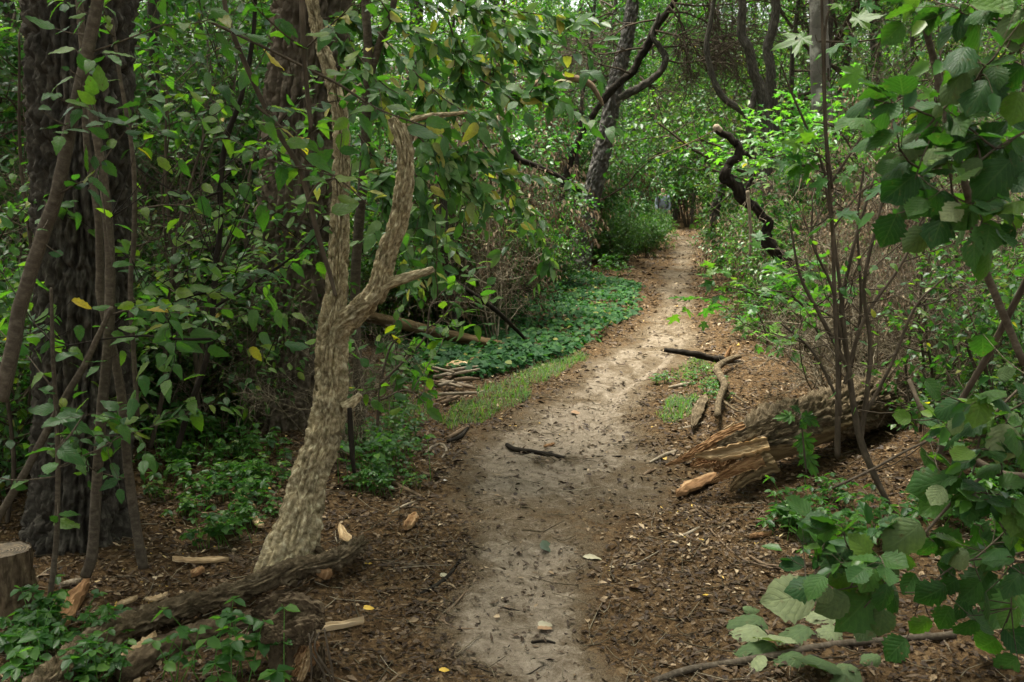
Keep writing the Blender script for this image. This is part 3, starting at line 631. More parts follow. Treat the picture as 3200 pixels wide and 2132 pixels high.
def big_trunk(name, label, pts, wpx, d, mat, bk, top, n, steps, seed, crown=None, cat='tree'):
    P = px_path(pts, d); base = P[0].copy(); base[2] = float(H(base[0], base[1]))-.05
    P = np.vstack([base-A(0, 0, .1), P[1:]]); rr = rad(wpx, d)
    r = root(name, label, cat, base)
    pts_s = spline(P, steps)
    m = MB(); tube(m, pts_s, np.interp(np.linspace(0, 1, steps), np.linspace(0, 1, len(rr)), rr), n=n, raw=True, disp=bk)
    e = pts_s[-1]; dr = nrm(pts_s[-1]-pts_s[-8])
    tube(m, [e-dr*.12, e+dr*1.2, e+dr*2.5+A(0, 0, .3), e+A(0, 0, top)+dr*1.2], [rr[-1]*.98, rr[-1]*.85, rr[-1]*.7, rr[-1]*.3], n=24, steps=24)
    part('trunk', m, mat, r)
    if crown:
        g = np.random.default_rng(seed); crown_above(r, 'crown', g, e+dr*.9, top-1.0, rr[-1], *crown)
    return r
T1 = big_trunk('furrowed_tree', 'thickest dark furrowed trunk, upright behind the saplings beside the stump', [(238, 1760), (250, 1620), (256, 1450), (260, 1200), (262, 816), (252, 408), (247, 100), (247, -300)], [360, 300, 270, 258, 254, 268, 280, 285], 4.5,
    M['b_dark'], bark(.034, .042, .34, 21, .5, .38, .3), 8.5, 220, 460, 21, (14, 3.4, leaf_lite(.36), .09, .14, 'green'))
T2 = big_trunk('furrowed_tree', 'second thick furrowed trunk, greyer and half hidden behind the pale leaning trunk', [(880, 1400), (885, 1280), (895, 1100), (915, 816), (935, 600), (952, 350), (972, 100), (990, -260)], [270, 235, 225, 228, 230, 226, 220, 215], 6.8,
    bark_mat('grey_furrowed_bark', (.045, .036, .025), (.11, .09, .066), (.2, .17, .13), .9, .010), bark(.036, .05, .36, 33, .5, .38, .3), 9, 170, 380, 33, (8, 2.4, leaf_lite(.36), .09, .14, 'green'))
# the pale leaning trunk that forks
def leaning():
    d = 4.2
    P = px_path([(892, 1800), (915, 1715), (938, 1632), (966, 1496), (1012, 1360), (1034, 1224), (1036, 1088), (1040, 1020), (1052, 900), (1061, 701), (1068, 446), (1048, 287), (1017, 178), (985, 60), (960, -120)],
                [4.0, 4.02, 4.05, 4.1, 4.14, 4.18, 4.2, 4.2, 4.22, 4.26, 4.3, 4.32, 4.34, 4.36, 4.4])
    wp = [195, 158, 124, 104, 102, 98, 90, 82, 58, 50, 42, 37, 33, 29, 25]
    base = P[0].copy()
    r = root('leaning_tree', 'pale lichen barked trunk leaning and forking in two, at the front left of the path', 'tree', base)
    pts = spline(P, 520); m = MB()
    tube(m, pts, np.interp(np.linspace(0, 1, 520), np.linspace(0, 1, 15), np.array(wp)/2/FPX*4.35), n=100, raw=True, disp=bark(.020, .025, .15, 5, .35, .36, .5))
    part('trunk', m, M['b_main'], r)
    P2 = px_path([(1030, 1075), (1075, 1015), (1120, 970), (1180, 905), (1208, 797), (1246, 689), (1265, 574), (1269, 497), (1258, 430), (1240, 388), (1233, 368)], [4.2, 4.18, 4.15, 4.1, 4.08, 4.06, 4.05, 4.05, 4.05, 4.05, 4.05])
    pts = spline(P2, 330); m = MB()
    tube(m, pts, np.interp(np.linspace(0, 1, 330), np.linspace(0, 1, 8), np.array([56, 70, 62, 56, 52, 46, 42, 36])/2/FPX*4.3), n=72, raw=True, disp=bark(.013, .022, .15, 6, .3, .4, .45))
    part('limb', m, M['b_main'], r)
    for nm, q, dd, ws, sd, mt in (('broken_stub', [(1150, 945), (1200, 895), (1270, 868), (1355, 843)], 4.08, [36, 33, 30, 20], 8, 'b_main'), ('branch', [(1240, 410), (1275, 385), (1320, 366), (1376, 360), (1460, 352)], 4.05, [24, 20, 17, 14, 9], 9, 'b_main'),
                              ('twig_stub', [(1075, 1275), (1102, 1258), (1126, 1234)], 4.12, [38, 30, 22], 10, 'b_main'), ('branch', [(1064, 330), (1082, 312), (1100, 292), (1130, 262)], 4.28, [24, 20, 14, 8], 12, 'b_main')):
        m = MB(); tube(m, px_path(q, dd), np.array(ws)/2/FPX*4.35, n=28, steps=70, disp=bark(.004, .026, .06, sd)); part(nm, m, M[mt], r)
    m = MB(); q = px_path([(1092, 1275), (1098, 1380), (1107, 1478)], 4.1); tube(m, q, [.010, .012, .008], n=10, steps=14, disp=lumpy(.12, 30, 2))
    solo('hanging_stick', m, M['b_black'], 'short dark stick hanging straight down beside the pale leaning trunk', 'stick', q[0])
leaning()
# birch leaning over the path and the black forked tree that hangs across it
def birches():
    P = px_path([(1795, 870), (1818, 750), (1842, 638), (1874, 510), (1900, 395), (1925, 255), (1957, 128), (1980, 0), (2010, -200)], 18.9)
    b = P[0].copy(); b[2] = float(H(b[0], b[1]))-.1; P[0] = b
    r = root('birch_tree', 'leaning birch with patchy white and black bark left of the path', 'tree', b)
    m = MB(); tube(m, P, rad([92, 70, 58, 52, 49, 47, 41, 37, 32], 18.9), n=64, steps=260, disp=bark(.028, .10, .4, 3, .5, .4)); part('trunk', m, M['birch'], r)
    g = np.random.default_rng(71); crown_above(r, 'crown', g, P[-1], 3, .12, 8, 3.0, leaf_lite(.4), .06, .1, 'green')
    P = px_path([(2592, 720), (2586, 600), (2578, 460), (2563, 255), (2558, 0), (2556, -200)], 16.5); b = P[0].copy(); b[2] = float(H(b[0], b[1]))-.1; P[0] = b
    r = root('birch_tree', 'straight white birch standing upright deep on the right side', 'tree', b)
    m = MB(); tube(m, P, rad([66, 60, 58, 56, 52, 48], 16.5), n=28, steps=120, disp=lumpy(.08, 5, 4)); part('trunk', m, M['birch_white'], r)
    crown_above(r, 'crown', np.random.default_rng(72), P[-1], 3, .1, 8, 3.0, leaf_lite(.4), .06, .1, 'green')
    P = px_path([(1700, 905), (1735, 700), (1790, 480), (1855, 357), (1919, 274), (1970, 230), (2008, 166), (2046, 96), (2085, 38), (2120, -20), (2180, -160)], 17.2); b = P[0].copy(); b[2] = float(H(b[0], b[1]))-.1; P[0] = b
    r = root('forked_tree', 'black crooked tree bending up over the path in front of the leaning birch', 'tree', b)
    m = MB(); tube(m, P, rad([22, 22, 20, 20, 21, 22, 23, 21, 18, 15, 11], 17.2), n=16, steps=150, disp=lumpy(.3, 9, 5)); part('trunk', m, M['b_black'], r)
    m = MB(); tube(m, px_path([(1935, 305), (1957, 296), (2008, 268), (2059, 230), (2080, 185), (2062, 147), (2040, 110), (2060, 40)], 17.0), rad([20, 22, 24, 22, 20, 17, 14, 9], 17), n=14, steps=90, disp=lumpy(.3, 9, 6)); part('limb', m, M['b_dark'], r)
    g = np.random.default_rng(73); tubes = []                       # bare twigs that veil the gap over the path
    P3 = dict(levels=2, n=[7, 5, 4], wander=[.18, .22, .25], up=[-.02, -.05, -.05], kids=[19, 10], ratio=[.6, .55], angle=[45, 45], gap=9, hang=0, **{'from': [.15, .15]})
    for q, dv, L in ([((2085, 38), (1, 0, .1), 2.2), ((2046, 96), (.9, -.2, -.1), 2.0), ((2060, 60), (-1, .1, .1), 2.0), ((2008, 150), (-1, -.2, .2), 1.6), ((2078, 185), (1, 0, -.25), 1.6), ((2110, 10), (1, .1, -.15), 2.4), ((2090, 20), (.4, 0, -.6), 1.3), ((2062, 147), (.9, .2, .2), 1.8), ((2150, -60), (1, 0, -.5), 2.0), ((2000, 240), (.6, 0, -.5), 1.2), ((2100, 0), (.2, 0, -.8), 1.6), ((1970, 230), (-.8, 0, .5), 1.4)]):
        grow(g, W(*q, 17.1), nrm(A(*dv)), L, .019, 0, P3, tubes, [])
    m = MB(); tubes_to(m, tubes, (5, 4, 3)); part('twig', m, M['b_twig'], r, kind='stuff')
birches()
def trunk_px(name, label, pts, wpx, d, mat, cat='tree', limbs=(), grp=None, ground=True, n=14, lump=.08, sd=1, top=None):
    P = px_path(pts, d)
    d0 = d if np.isscalar(d) else d[0]; gj = np.random.default_rng(sd+70)
    kink = lambda Q, ww: (lambda S_: S_+gj.normal(0, .22, S_.shape)*np.mean(ww)/2/FPX*np.mean(d)*(np.arange(len(S_)) > 0)[:, None])(spline(Q, 3*len(Q)))
    P = kink(P, wpx)
    if ground: b = P[0].copy(); b[2] = float(H(b[0], b[1]))-.06; P[0] = b
    r = root(name, label, cat, P[0], grp)
    m = MB(); tube(m, P, np.asarray(wpx, float)/2/FPX*(np.mean(d)+.2), n=n, steps=12*len(pts), disp=lumpy(lump, 11 if lump > .3 else 6, sd)); part('trunk', m, M[mat], r)
    for nm, q, ww in limbs:
        m = MB(); tube(m, kink(px_path(q, d if np.isscalar(d) else float(np.mean(d))), ww), np.asarray(ww, float)/2/FPX*(np.mean(d)+.2), n=max(6, n-4), steps=8*len(q), disp=lumpy(lump, 6, sd+1)); part(nm, m, M[mat], r)
    if top: crown_above(r, 'crown', np.random.default_rng(sd+400), P[-1], 2.0, .07, *top)
    return r
trunk_px('slender_tree', 'slender dark trunk with a crooked forked limb to its left, right of the path', [(2402, 800), (2393, 640), (2385, 510), (2398, 396), (2366, 255), (2340, 160), (2316, 40), (2300, -160)], [42, 38, 38, 38, 32, 29, 26, 22], 15, 'b_dark',
    limbs=(('limb', [(2392, 560), (2345, 420), (2327, 351), (2257, 306), (2212, 179), (2225, 32), (2240, -80)], [18, 21, 23, 20, 17, 14, 11]), ('limb', [(2335, 360), (2353, 319), (2359, 255), (2340, 150)], [22, 20, 16, 10])), sd=11, top=(7, 2.6, leaf_lite(.38), .08, .12, 'emer'))
trunk_px('slender_tree', 'slender dark trunk crossing close behind the crooked limbed one', [(2420, 820), (2408, 680), (2400, 540), (2417, 383), (2404, 191), (2423, 0), (2440, -160)], [40, 36, 34, 34, 30, 26, 22], 15.6, 'b_dark', sd=13, top=(7, 2.6, leaf_lite(.38), .08, .12, 'green'))
trunk_px('dead_tree', 'short dark trunk with a pale split side at the right edge of the path', [(2244, 850), (2238, 734), (2244, 638), (2266, 556), (2290, 470)], [40, 34, 30, 22, 12], 20.5, 'b_dark', sd=15)
trunk_px('dead_tree', 'dark thin trunk under the cherry leaves behind the fallen pole', [(1412, 1040), (1405, 900), (1396, 800), (1382, 600), (1376, 420)], [34, 34, 32, 28, 20], 10.4, 'b_dark', sd=17)
# the black crooked dead branch and its broken-off pieces
r = trunk_px('crooked_branch', 'black crooked dead branch rearing up with a pale broken tip right of the path', [(2700, 1010), (2590, 930), (2512, 855), (2474, 823), (2423, 785), (2391, 746), (2402, 695), (2359, 651), (2321, 625), (2295, 574), (2266, 552), (2289, 510), (2310, 472), (2276, 434), (2242, 404)], [38, 36, 34, 32, 37, 32, 28, 26, 28, 31, 29, 25, 25, 21, 18], 8.6, 'b_black', cat='branch', ground=True, sd=19, lump=.34, n=24,
    limbs=(('spike', [(2318, 625), (2335, 590), (2352, 556)], [24, 18, 12]), ('spike', [(2308, 474), (2330, 480), (2345, 492)], [18, 12, 6])))
m = MB(); tube(m, px_path([(2252, 412), (2238, 400), (2230, 396)], 8.6), [.03, .035, .02], n=10); part('broken_tip', m, M['b_pale'], r)
def stick(label, pts, wpx, mat='b_stick', on=True, d=None, cat='stick', name='stick', grp=None, n=9, sd=0, lift=0., curve=.08, lump=.12):
    if d is None: P = np.array([G(x, y) for x, y in pts]); dm = P[:, 1].mean(); rr = np.asarray(wpx, float)/2/FPX*(dm+.3); P[:, 2] += rr.mean()*.8+lift
    else: P = px_path(pts, d); dm = np.mean(d); rr = np.asarray(wpx, float)/2/FPX*(dm+.3)
    m = MB(); tube(m, P, rr, n=n, steps=max(10, 7*len(pts)), disp=lumpy(lump, 30, sd)); return solo(name, m, M[mat], label, cat, P[0], grp)
stick('bleached thin stick hanging down from the black crooked branch', [(2336, 596), (2342, 660), (2346, 730), (2343, 800)], [11, 10, 10, 7], 'b_pale', d=8.4)
stick('thin bleached twig reaching up left to the tip of the black crooked branch', [(2020, 500), (2100, 470), (2170, 440), (2240, 404)], [2, 3, 3, 3], 'b_stick', d=8.8)
stick('arching pale bare branch above the dried brown leaves beside the birch', [(1650, 272), (1728, 249), (1791, 244), (1842, 262), (1870, 300), (1885, 330)], [26, 24, 22, 18, 14, 8], 'b_stick', d=13.5, cat='branch', name='bare_branch')
stick('second dead branch twisting below the arching pale one among dried leaves', [(1600, 470), (1625, 500), (1680, 520), (1760, 560), (1800, 600)], [20, 20, 16, 12, 8], 'b_black', d=11, cat='branch', name='bare_branch')
stick('dark bare branch slanting down to the ground in front of the ivy', [(1405, 870), (1480, 920), (1560, 980), (1650, 1068)], [10, 14, 14, 10], 'b_black', d=[9.3, 9.4, 9.6, 10], cat='branch', name='bare_branch')
# fallen pole in the ivy
m = MB(); P = np.array([G(1130, 985, .3), G(1250, 1012, .26), G(1390, 1045, .14), G(1590, 1086, .06)]); tube(m, P, [.062, .062, .056, .05], n=18, steps=60, disp=bark(.006, .05, .12, 55)); solo('fallen_pole', m, M['bare'], 'long straight fallen pole lying at the near edge of the ivy', 'log', P[-1])

def torn(r, dE, name, px, wpx, dd, mat, th=.4, sd=0, face=(0, -.75, .65)):
    """a torn ragged slab of wood, its centre line through photograph pixels"""
    g = np.random.default_rng(sd); k = 22; P = spline(px_path(px, dE+dd), k); T = nrm(np.gradient(P, axis=0)); fz = nrm(np.tile(A(*face), (k, 1))); Sd = nrm(np.cross(T, fz)); Nn_ = np.cross(Sd, T)
    ww = np.interp(np.linspace(0, 1, k), np.linspace(0, 1, len(wpx)), wpx)/FPX*dE; prof = g.normal(0, 1, 13); V = []
    for i in range(k):
        e = ww[i]*(1+.10*g.normal(size=2))
        for j in range(13):
            f = j/12-.5; V.append(P[i]+Sd[i]*f*e[int(f > 0)]+Nn_[i]*(ww[i]*th*(.5-2*f*f)+ww[i]*.09*prof[j]+.004*g.normal()))
        for j in range(13):
            f = .5-j/12; V.append(P[i]+Sd[i]*f*e[int(f > 0)]-Nn_[i]*(ww[i]*th*(.5-2*f*f)+.003))
    n = 26; Q = [[i*n+j, i*n+(j+1) % n, (i+1)*n+(j+1) % n, (i+1)*n+j] for i in range(k-1) for j in range(n)]
    mb = MB(); mb.add(V, [np.array(Q), np.array([list(range(n))[::-1]]), np.array([[(k-1)*n+j for j in range(n)]])], [(j*.012+sd, i*.03) for i in range(k) for j in range(n)]); part(name, mb, M[mat], r, smooth=False)

# ------------------------------------------------------------------ the broken log on the right
def broken_log():
    E, F = G(2290, 1555), G(2980, 1250)
    E = A(E[0], E[1]+.06, float(H(*E[:2]))+.24); F = A(F[0]+.25, F[1]+.5, float(H(F[0], F[1]))+.13)
    ax = nrm(F-E); base = (E+F)/2; base[2] = float(H(base[0], base[1]))
    r = root('broken_log', 'large fallen log with a torn splintered orange end beside the path', 'log', base)
    L = np.linalg.norm(F-E)
    bk = bark(.03, .04, .36, 61, .6, .45)
    def dsp(a, s, q):
        x = bk(a, s, q); up = np.cos((a-BT)*2*np.pi)                       # bark is gone from the lower near side of the broken end
        bare = sstep(.1, -.35, up)*(1-sstep(.9, 1.3, s)); edge = .035*fbm(np.cos(a*6.28)*2, np.sin(a*6.28)*2, s*5, 3, 8)
        return x*(1-bare)-.022*bare+edge*.5*(1-bare)+.018*(1-sstep(0, .16, s))*fbm(np.cos(a*6.28)*3, np.sin(a*6.28)*3, s*2, 3, 4)-q*.6*(1-sstep(0, .38, s))
    T = ax; B = nrm(A(1, 0, 0)-T*T[0]); Nn = np.cross(T, B); BT = (math.atan2(Nn[2], B[2]) % (2*math.pi))/(2*math.pi)
    m = MB(); pts = np.array([E+(F-E)*t for t in np.linspace(0, 1, 340)]); tube(m, pts, [.155, .165, .165, .16, .15], n=124, raw=True, disp=dsp)
    AA, SS = np.meshgrid((np.arange(124)+.5)/124, np.linspace(0, L, 340)[:-1]); upq = np.cos((AA-BT)*2*np.pi)+.16*fbm(np.cos(AA*6.283)*2, np.sin(AA*6.283)*2, SS*5, 3, 8)
    q = m.f[0]; bare = ((upq < .02) & (SS < 1.15+.3*upq)).ravel(); m.f = [q[~bare], q[bare]]+m.f[1:]; m.m = [0, 1]+[1]*(len(m.f)-2)
    part('trunk', m, [M['b_log'], M['bare']], r)
    dE = E[1]
    torn(r, dE, 'splinter', [(2330, 1335), (2250, 1372), (2190, 1405), (2130, 1435), (2080, 1455)], [46, 44, 36, 22, 7], -.02, 'orange', .35, 1)
    torn(r, dE, 'splinter', [(2300, 1330), (2225, 1378), (2160, 1412), (2120, 1428)], [30, 26, 18, 5], .05, 'wood', .4, 2)
    torn(r, dE, 'torn_slab', [(2400, 1385), (2330, 1402), (2250, 1420), (2172, 1424)], [50, 52, 46, 14], -.12, 'wood', .3, 3)
    torn(r, dE, 'splinter', [(2250, 1430), (2215, 1440), (2180, 1448), (2160, 1462)], [50, 44, 36, 14], -.06, 'orange', .4, 4)
    torn(r, dE, 'splinter', [(2380, 1430), (2310, 1462), (2250, 1492), (2222, 1508)], [56, 40, 26, 9], -.14, 'orange', .35, 5)
    torn(r, dE, 'torn_slab', [(2420, 1440), (2350, 1475), (2300, 1515), (2283, 1535)], [74, 60, 34, 9], -.10, 'bare', .35, 6)
    torn(r, dE, 'splinter', [(2300, 1440), (2262, 1462), (2230, 1470)], [40, 34, 12], .0, 'orange', .5, 7)
    torn(r, dE, 'bark_flap', [(2480, 1290), (2400, 1322), (2310, 1362), (2240, 1392)], [44, 52, 46, 18], -.05, 'b_log', .4, 8, (0, -.35, .94))
broken_log()
def slab(name, label, pts, wpx, mat, th=.02, cat='wood', sd=0, lift=.02, grp=None, roll=0.):
    """a torn flat piece of wood or bark on the ground, through photograph pixels"""
    g = np.random.default_rng(sd+300); P = spline(np.array([G(x, y) for x, y in pts]), 14); P[:, 2] += lift; T = nrm(np.gradient(P, axis=0)); Sd = nrm(np.cross(T, A(0, 0, 1)))
    ww = np.interp(np.linspace(0, 1, 14), np.linspace(0, 1, len(wpx)), wpx)/FPX*(P[:, 1].mean()+.3); V = []
    c, s = math.cos(roll), math.sin(roll)
    for i in range(14):
        e = ww[i]*(1+.13*g.normal())*min(1, .3+i/3, .25+(13-i)/2.5)
        for j in range(7):
            f = j/6-.5; V.append(P[i]+Sd[i]*f*e*c+A(0, 0, th*(.35+.5*(1-4*f*f))+.18*th*g.normal()+f*e*s))
        for j in range(7):
            f = .5-j/6; V.append(P[i]+Sd[i]*f*e*c+A(0, 0, -th*.4+f*e*s))
    n = 14; Q = [[i*n+j, i*n+(j+1) % n, (i+1)*n+(j+1) % n, (i+1)*n+j] for i in range(13) for j in range(n)]
    mb = MB(); mb.add(V, [np.array(Q), ], [(j*.01+sd, i*.03) for i in range(14) for j in range(n)])
    mb.f.append(np.array([list(range(n))[::-1]])); mb.m.append(0); mb.f.append(np.array([[13*n+j for j in range(n)]])); mb.m.append(0)
    return solo(name, mb, M[mat], label, cat, P[0], grp, smooth=False)
slab('wood_splinter', 'orange splinter of wood on the ground under the torn end of the big log', [(2115, 1565), (2160, 1535), (2235, 1500)], [24, 52, 48], 'orange', .02, sd=1, lift=.03)
slab('bark_piece', 'curled strip of bark propped against the twisted grey branch', [(2165, 1362), (2178, 1310), (2205, 1255)], [14, 40, 30], 'b_log', .02, sd=2, lift=.05, cat='bark')
stick('grey twisted branch winding over the ground above the big log', [(2240, 1345), (2246, 1290), (2262, 1240), (2240, 1190), (2275, 1160), (2312, 1148)], [16, 19, 23, 25, 21, 14], 'b_log', cat='branch', name='twisted_branch', lift=.08, n=14)
stick('thin side limb of dead wood curving from the twisted grey branch to the log', [(2245, 1270), (2270, 1290), (2300, 1312), (2330, 1318)], [7, 9, 7, 4], 'b_log', lift=.06, name='twisted_branch', cat='branch')
stick('thin grey limb running right from the bend of the twisted grey branch', [(2268, 1240), (2300, 1262), (2330, 1285)], [9, 8, 5], 'b_log', lift=.05, name='twisted_branch', cat='branch')
b = stick('broken dark branch jutting over the sandy path from the right verge', [(2076, 1094), (2120, 1100), (2174, 1108), (2220, 1120), (2260, 1126), (2345, 1142)], [16, 17, 20, 20, 22, 20], 'b_black', d=[9.0, 9.0, 9.05, 9.1, 9.1, 9.3], cat='branch', name='broken_branch', n=12, lump=.2)
m = MB(); tube(m, px_path([(2268, 1128), (2275, 1105), (2285, 1082)], 9.1), [.028, .022, .008], n=8); part('spike', m, M['orange'], b)

# ------------------------------------------------------------------ lower left: fallen log, rotten stump, chips
def low_left():
    Q = [(1132, 1755), (1090, 1790), (1030, 1822), (900, 1850), (750, 1890), (600, 1940), (450, 1995), (352, 2040), (240, 2120), (120, 2240)]
    P = np.array([G(x, y) for x, y in Q]); rr = np.array([52, 64, 62, 64, 62, 66, 74, 78, 84, 88])/2/FPX*3.9; P[:, 2] += rr+.02; P[:4, 2] += .03
    r = root('fallen_log', 'rough barked fallen log lying across the foot of the pale leaning trunk', 'log', P[4])
    m = MB(); pts = spline(P, 330); tube(m, pts, np.interp(np.linspace(0, 1, 330), np.linspace(0, 1, 10), rr), n=64, raw=True, disp=bark(.017, .034, .12, 81, .6)); part('trunk', m, M['b_log'], r)
    m = MB(); tube(m, px_path([(1062, 1800), (1050, 1775), (1000, 1722), (985, 1712)], 4.0), np.array([30, 26, 24, 16])/2/FPX*4.2, n=16, steps=30, disp=bark(.004, .03, .07, 83)); part('limb', m, M['b_rot'], r)
    m = MB(); tube(m, px_path([(1010, 1800), (1016, 1788), (1020, 1776)], 3.84), [.03, .03, .022], n=10, disp=lumpy(.2, 30, 3)); part('knot', m, M['orange'], r)
    # second thinner log half buried under it
    Q = [(880, 1900), (760, 1945), (640, 1975), (500, 2030), (380, 2110)]; P = np.array([G(x, y, .02) for x, y in Q])
    m = MB(); tube(m, P, np.array([40, 60, 70, 76, 80])/2/FPX*3.7, n=40, steps=160, disp=bark(.008, .04, .1, 85, .6)); solo('rotting_log', m, M['b_rot'], 'half buried rotting log in the litter just below the rough fallen log', 'log', P[2])
    # rotten stump: a crumbling bark shell with torn orange wood below
    c = G(930, 2105); c[2] = float(H(c[0], c[1]))
    s = root('rotten_stump', 'crumbling rotten stump with torn orange wood at the bottom left below the leaning trunk', 'stump', c)
    m = MB(); tube(m, [W(880, 1905, c[1]+.16), W(905, 1960, c[1]+.13), W(925, 2040, c[1]+.10), W(930, 2140, c[1]+.06)], np.array([90, 150, 160, 190])/2/FPX*3.6, n=48, steps=60, disp=lambda a, t, q: .02*fbm(np.cos(a*6.283)*2, np.sin(a*6.283)*2, t*12, 4, 91)); part('core', m, M['b_rot'], s)
    for k, (px, w_, dd) in enumerate((([(790, 1925), (830, 1900), (880, 1878), (940, 1880)], [40, 74, 80, 50], .10), ([(870, 1890), (930, 1885), (985, 1905), (1005, 1935)], [50, 84, 76, 30], .07), ([(800, 1975), (850, 1950), (910, 1940), (960, 1950)], [34, 78, 92, 60], .03), ([(880, 1975), (940, 1950), (990, 1945), (1010, 1960)], [60, 88, 66, 24], .0), ([(815, 2005), (850, 1990), (900, 1995)], [20, 50, 40], -.02), ([(900, 2015), (945, 1995), (985, 1990)], [24, 48, 40], -.03), ([(780, 1955), (800, 1985), (800, 2030)], [20, 40, 14], .04))):
        torn(s, c[1], 'bark_plate', px, w_, dd, 'b_rot', .38, 500+k, (0, -.6, .8))
    for k, (px, w_, dd, mt) in enumerate((([(985, 2005), (965, 2055), (935, 2100), (900, 2150)], [30, 56, 50, 20], -.03, 'orange'), ([(1000, 2010), (1000, 2070), (985, 2130), (975, 2160)], [24, 40, 40, 20], -.02, 'b_rot'), ([(950, 2020), (930, 2070), (890, 2120), (870, 2160)], [24, 44, 36, 12], .0, 'orange'), ([(910, 2020), (885, 2070), (850, 2130)], [24, 36, 14], .02, 'bare'), ([(970, 2020), (955, 2080), (930, 2150)], [16, 28, 14], -.05, 'wood'))):
        torn(s, c[1], 'torn_wood', px, w_, dd, mt, .5, 520+k, (0, -.95, .3))
    g = np.random.default_rng(93)
    for k in range(4):
        x0 = 965+k*16; m = MB(); tube(m, [W(x0, 1970+g.uniform(-10, 10), c[1]-.06), W(x0+g.uniform(-14, 24), 2030, c[1]-.09), W(x0+g.uniform(-15, 35), 2110, c[1]-.08), W(x0+g.uniform(-15, 35), 2160, c[1]-.06)], [.003, .004, .0015], n=5, disp=lumpy(.2, 40, k)); part('root', m, M['b_twig'], s)
    # cut stump at the left edge
    c = G(30, 1925); h = .27; s = root('cut_stump', 'low sawn stump with a flat top at the left edge beside the thick trunk', 'stump', c)
    m = MB(); tube(m, [c-A(0, 0, .05), c+A(0, 0, .06), c+A(0, 0, .16), c+A(0, 0, h)], [.125, .108, .10, .098], n=80, steps=60, cap=False, disp=bark(.008, .05, .12, 95, .4)); part('bark', m, M['b_rot'], s)
    m = MB(); k = 40; a = np.arange(k)/k*6.283; rr = .092*(1+.03*np.random.default_rng(3).normal(size=k)); m.add(np.vstack([np.stack([c[0]+np.cos(a)*rr, c[1]+np.sin(a)*rr, np.full(k, c[2]+h-.004)], 1), [c+A(0, 0, h-.007)]]), [np.array([[i, (i+1) % k, k] for i in range(k)])], np.vstack([np.stack([np.cos(a)*.1, np.sin(a)*.1], 1), [[0, 0]]])); 
    mt, t, o = mat_new('weathered_end_grain'); tc = N(t, 'ShaderNodeTexCoord'); nz = noise(t, tc.outputs['Object'], 14, 4)
    va = N(t, 'ShaderNodeVectorMath', operation='MULTIPLY'); t.links.new(tc.outputs['Object'], va.inputs[0]); va.inputs[1].default_value = (1, 1, 0)
    ln = N(t, 'ShaderNodeVectorMath', operation='LENGTH'); t.links.new(va.outputs[0], ln.inputs[0])
    ad = N(t, 'ShaderNodeMath', operation='MULTIPLY_ADD'); t.links.new(nz.outputs[0], ad.inputs[0]); ad.inputs[1].default_value = .02; t.links.new(ln.outputs['Value'], ad.inputs[2])
    fr = N(t, 'ShaderNodeMath', operation='PINGPONG'); t.links.new(ad.outputs[0], fr.inputs[0]); fr.inputs[1].default_value = .006
    dv = N(t, 'ShaderNodeMath', operation='MULTIPLY'); t.links.new(fr.outputs[0], dv.inputs[0]); dv.inputs[1].default_value = 166
    cc = mixc(t, 1., ramp(t, dv.outputs[0], [(.1, (.05, .036, .022)), (.6, (.13, .1, .065))]).outputs[0], ramp(t, noise(t, tc.outputs['Object'], 30, 5).outputs[0], [(.35, (.35, .35, .3)), (.65, (1.3, 1.25, 1.1))]).outputs[0], 'MULTIPLY')
    pb = N(t, 'ShaderNodeBsdfPrincipled'); t.links.new(cc, pb.inputs['Base Color']); pb.inputs['Roughness'].default_value = .9; bp = N(t, 'ShaderNodeBump'); bp.inputs['Distance'].default_value = .003; t.links.new(dv.outputs[0], bp.inputs['Height']); t.links.new(bp.outputs[0], pb.inputs['Normal']); t.links.new(pb.outputs[0], o.inputs[0])
    part('cut_face', m, mt, s)
low_left()
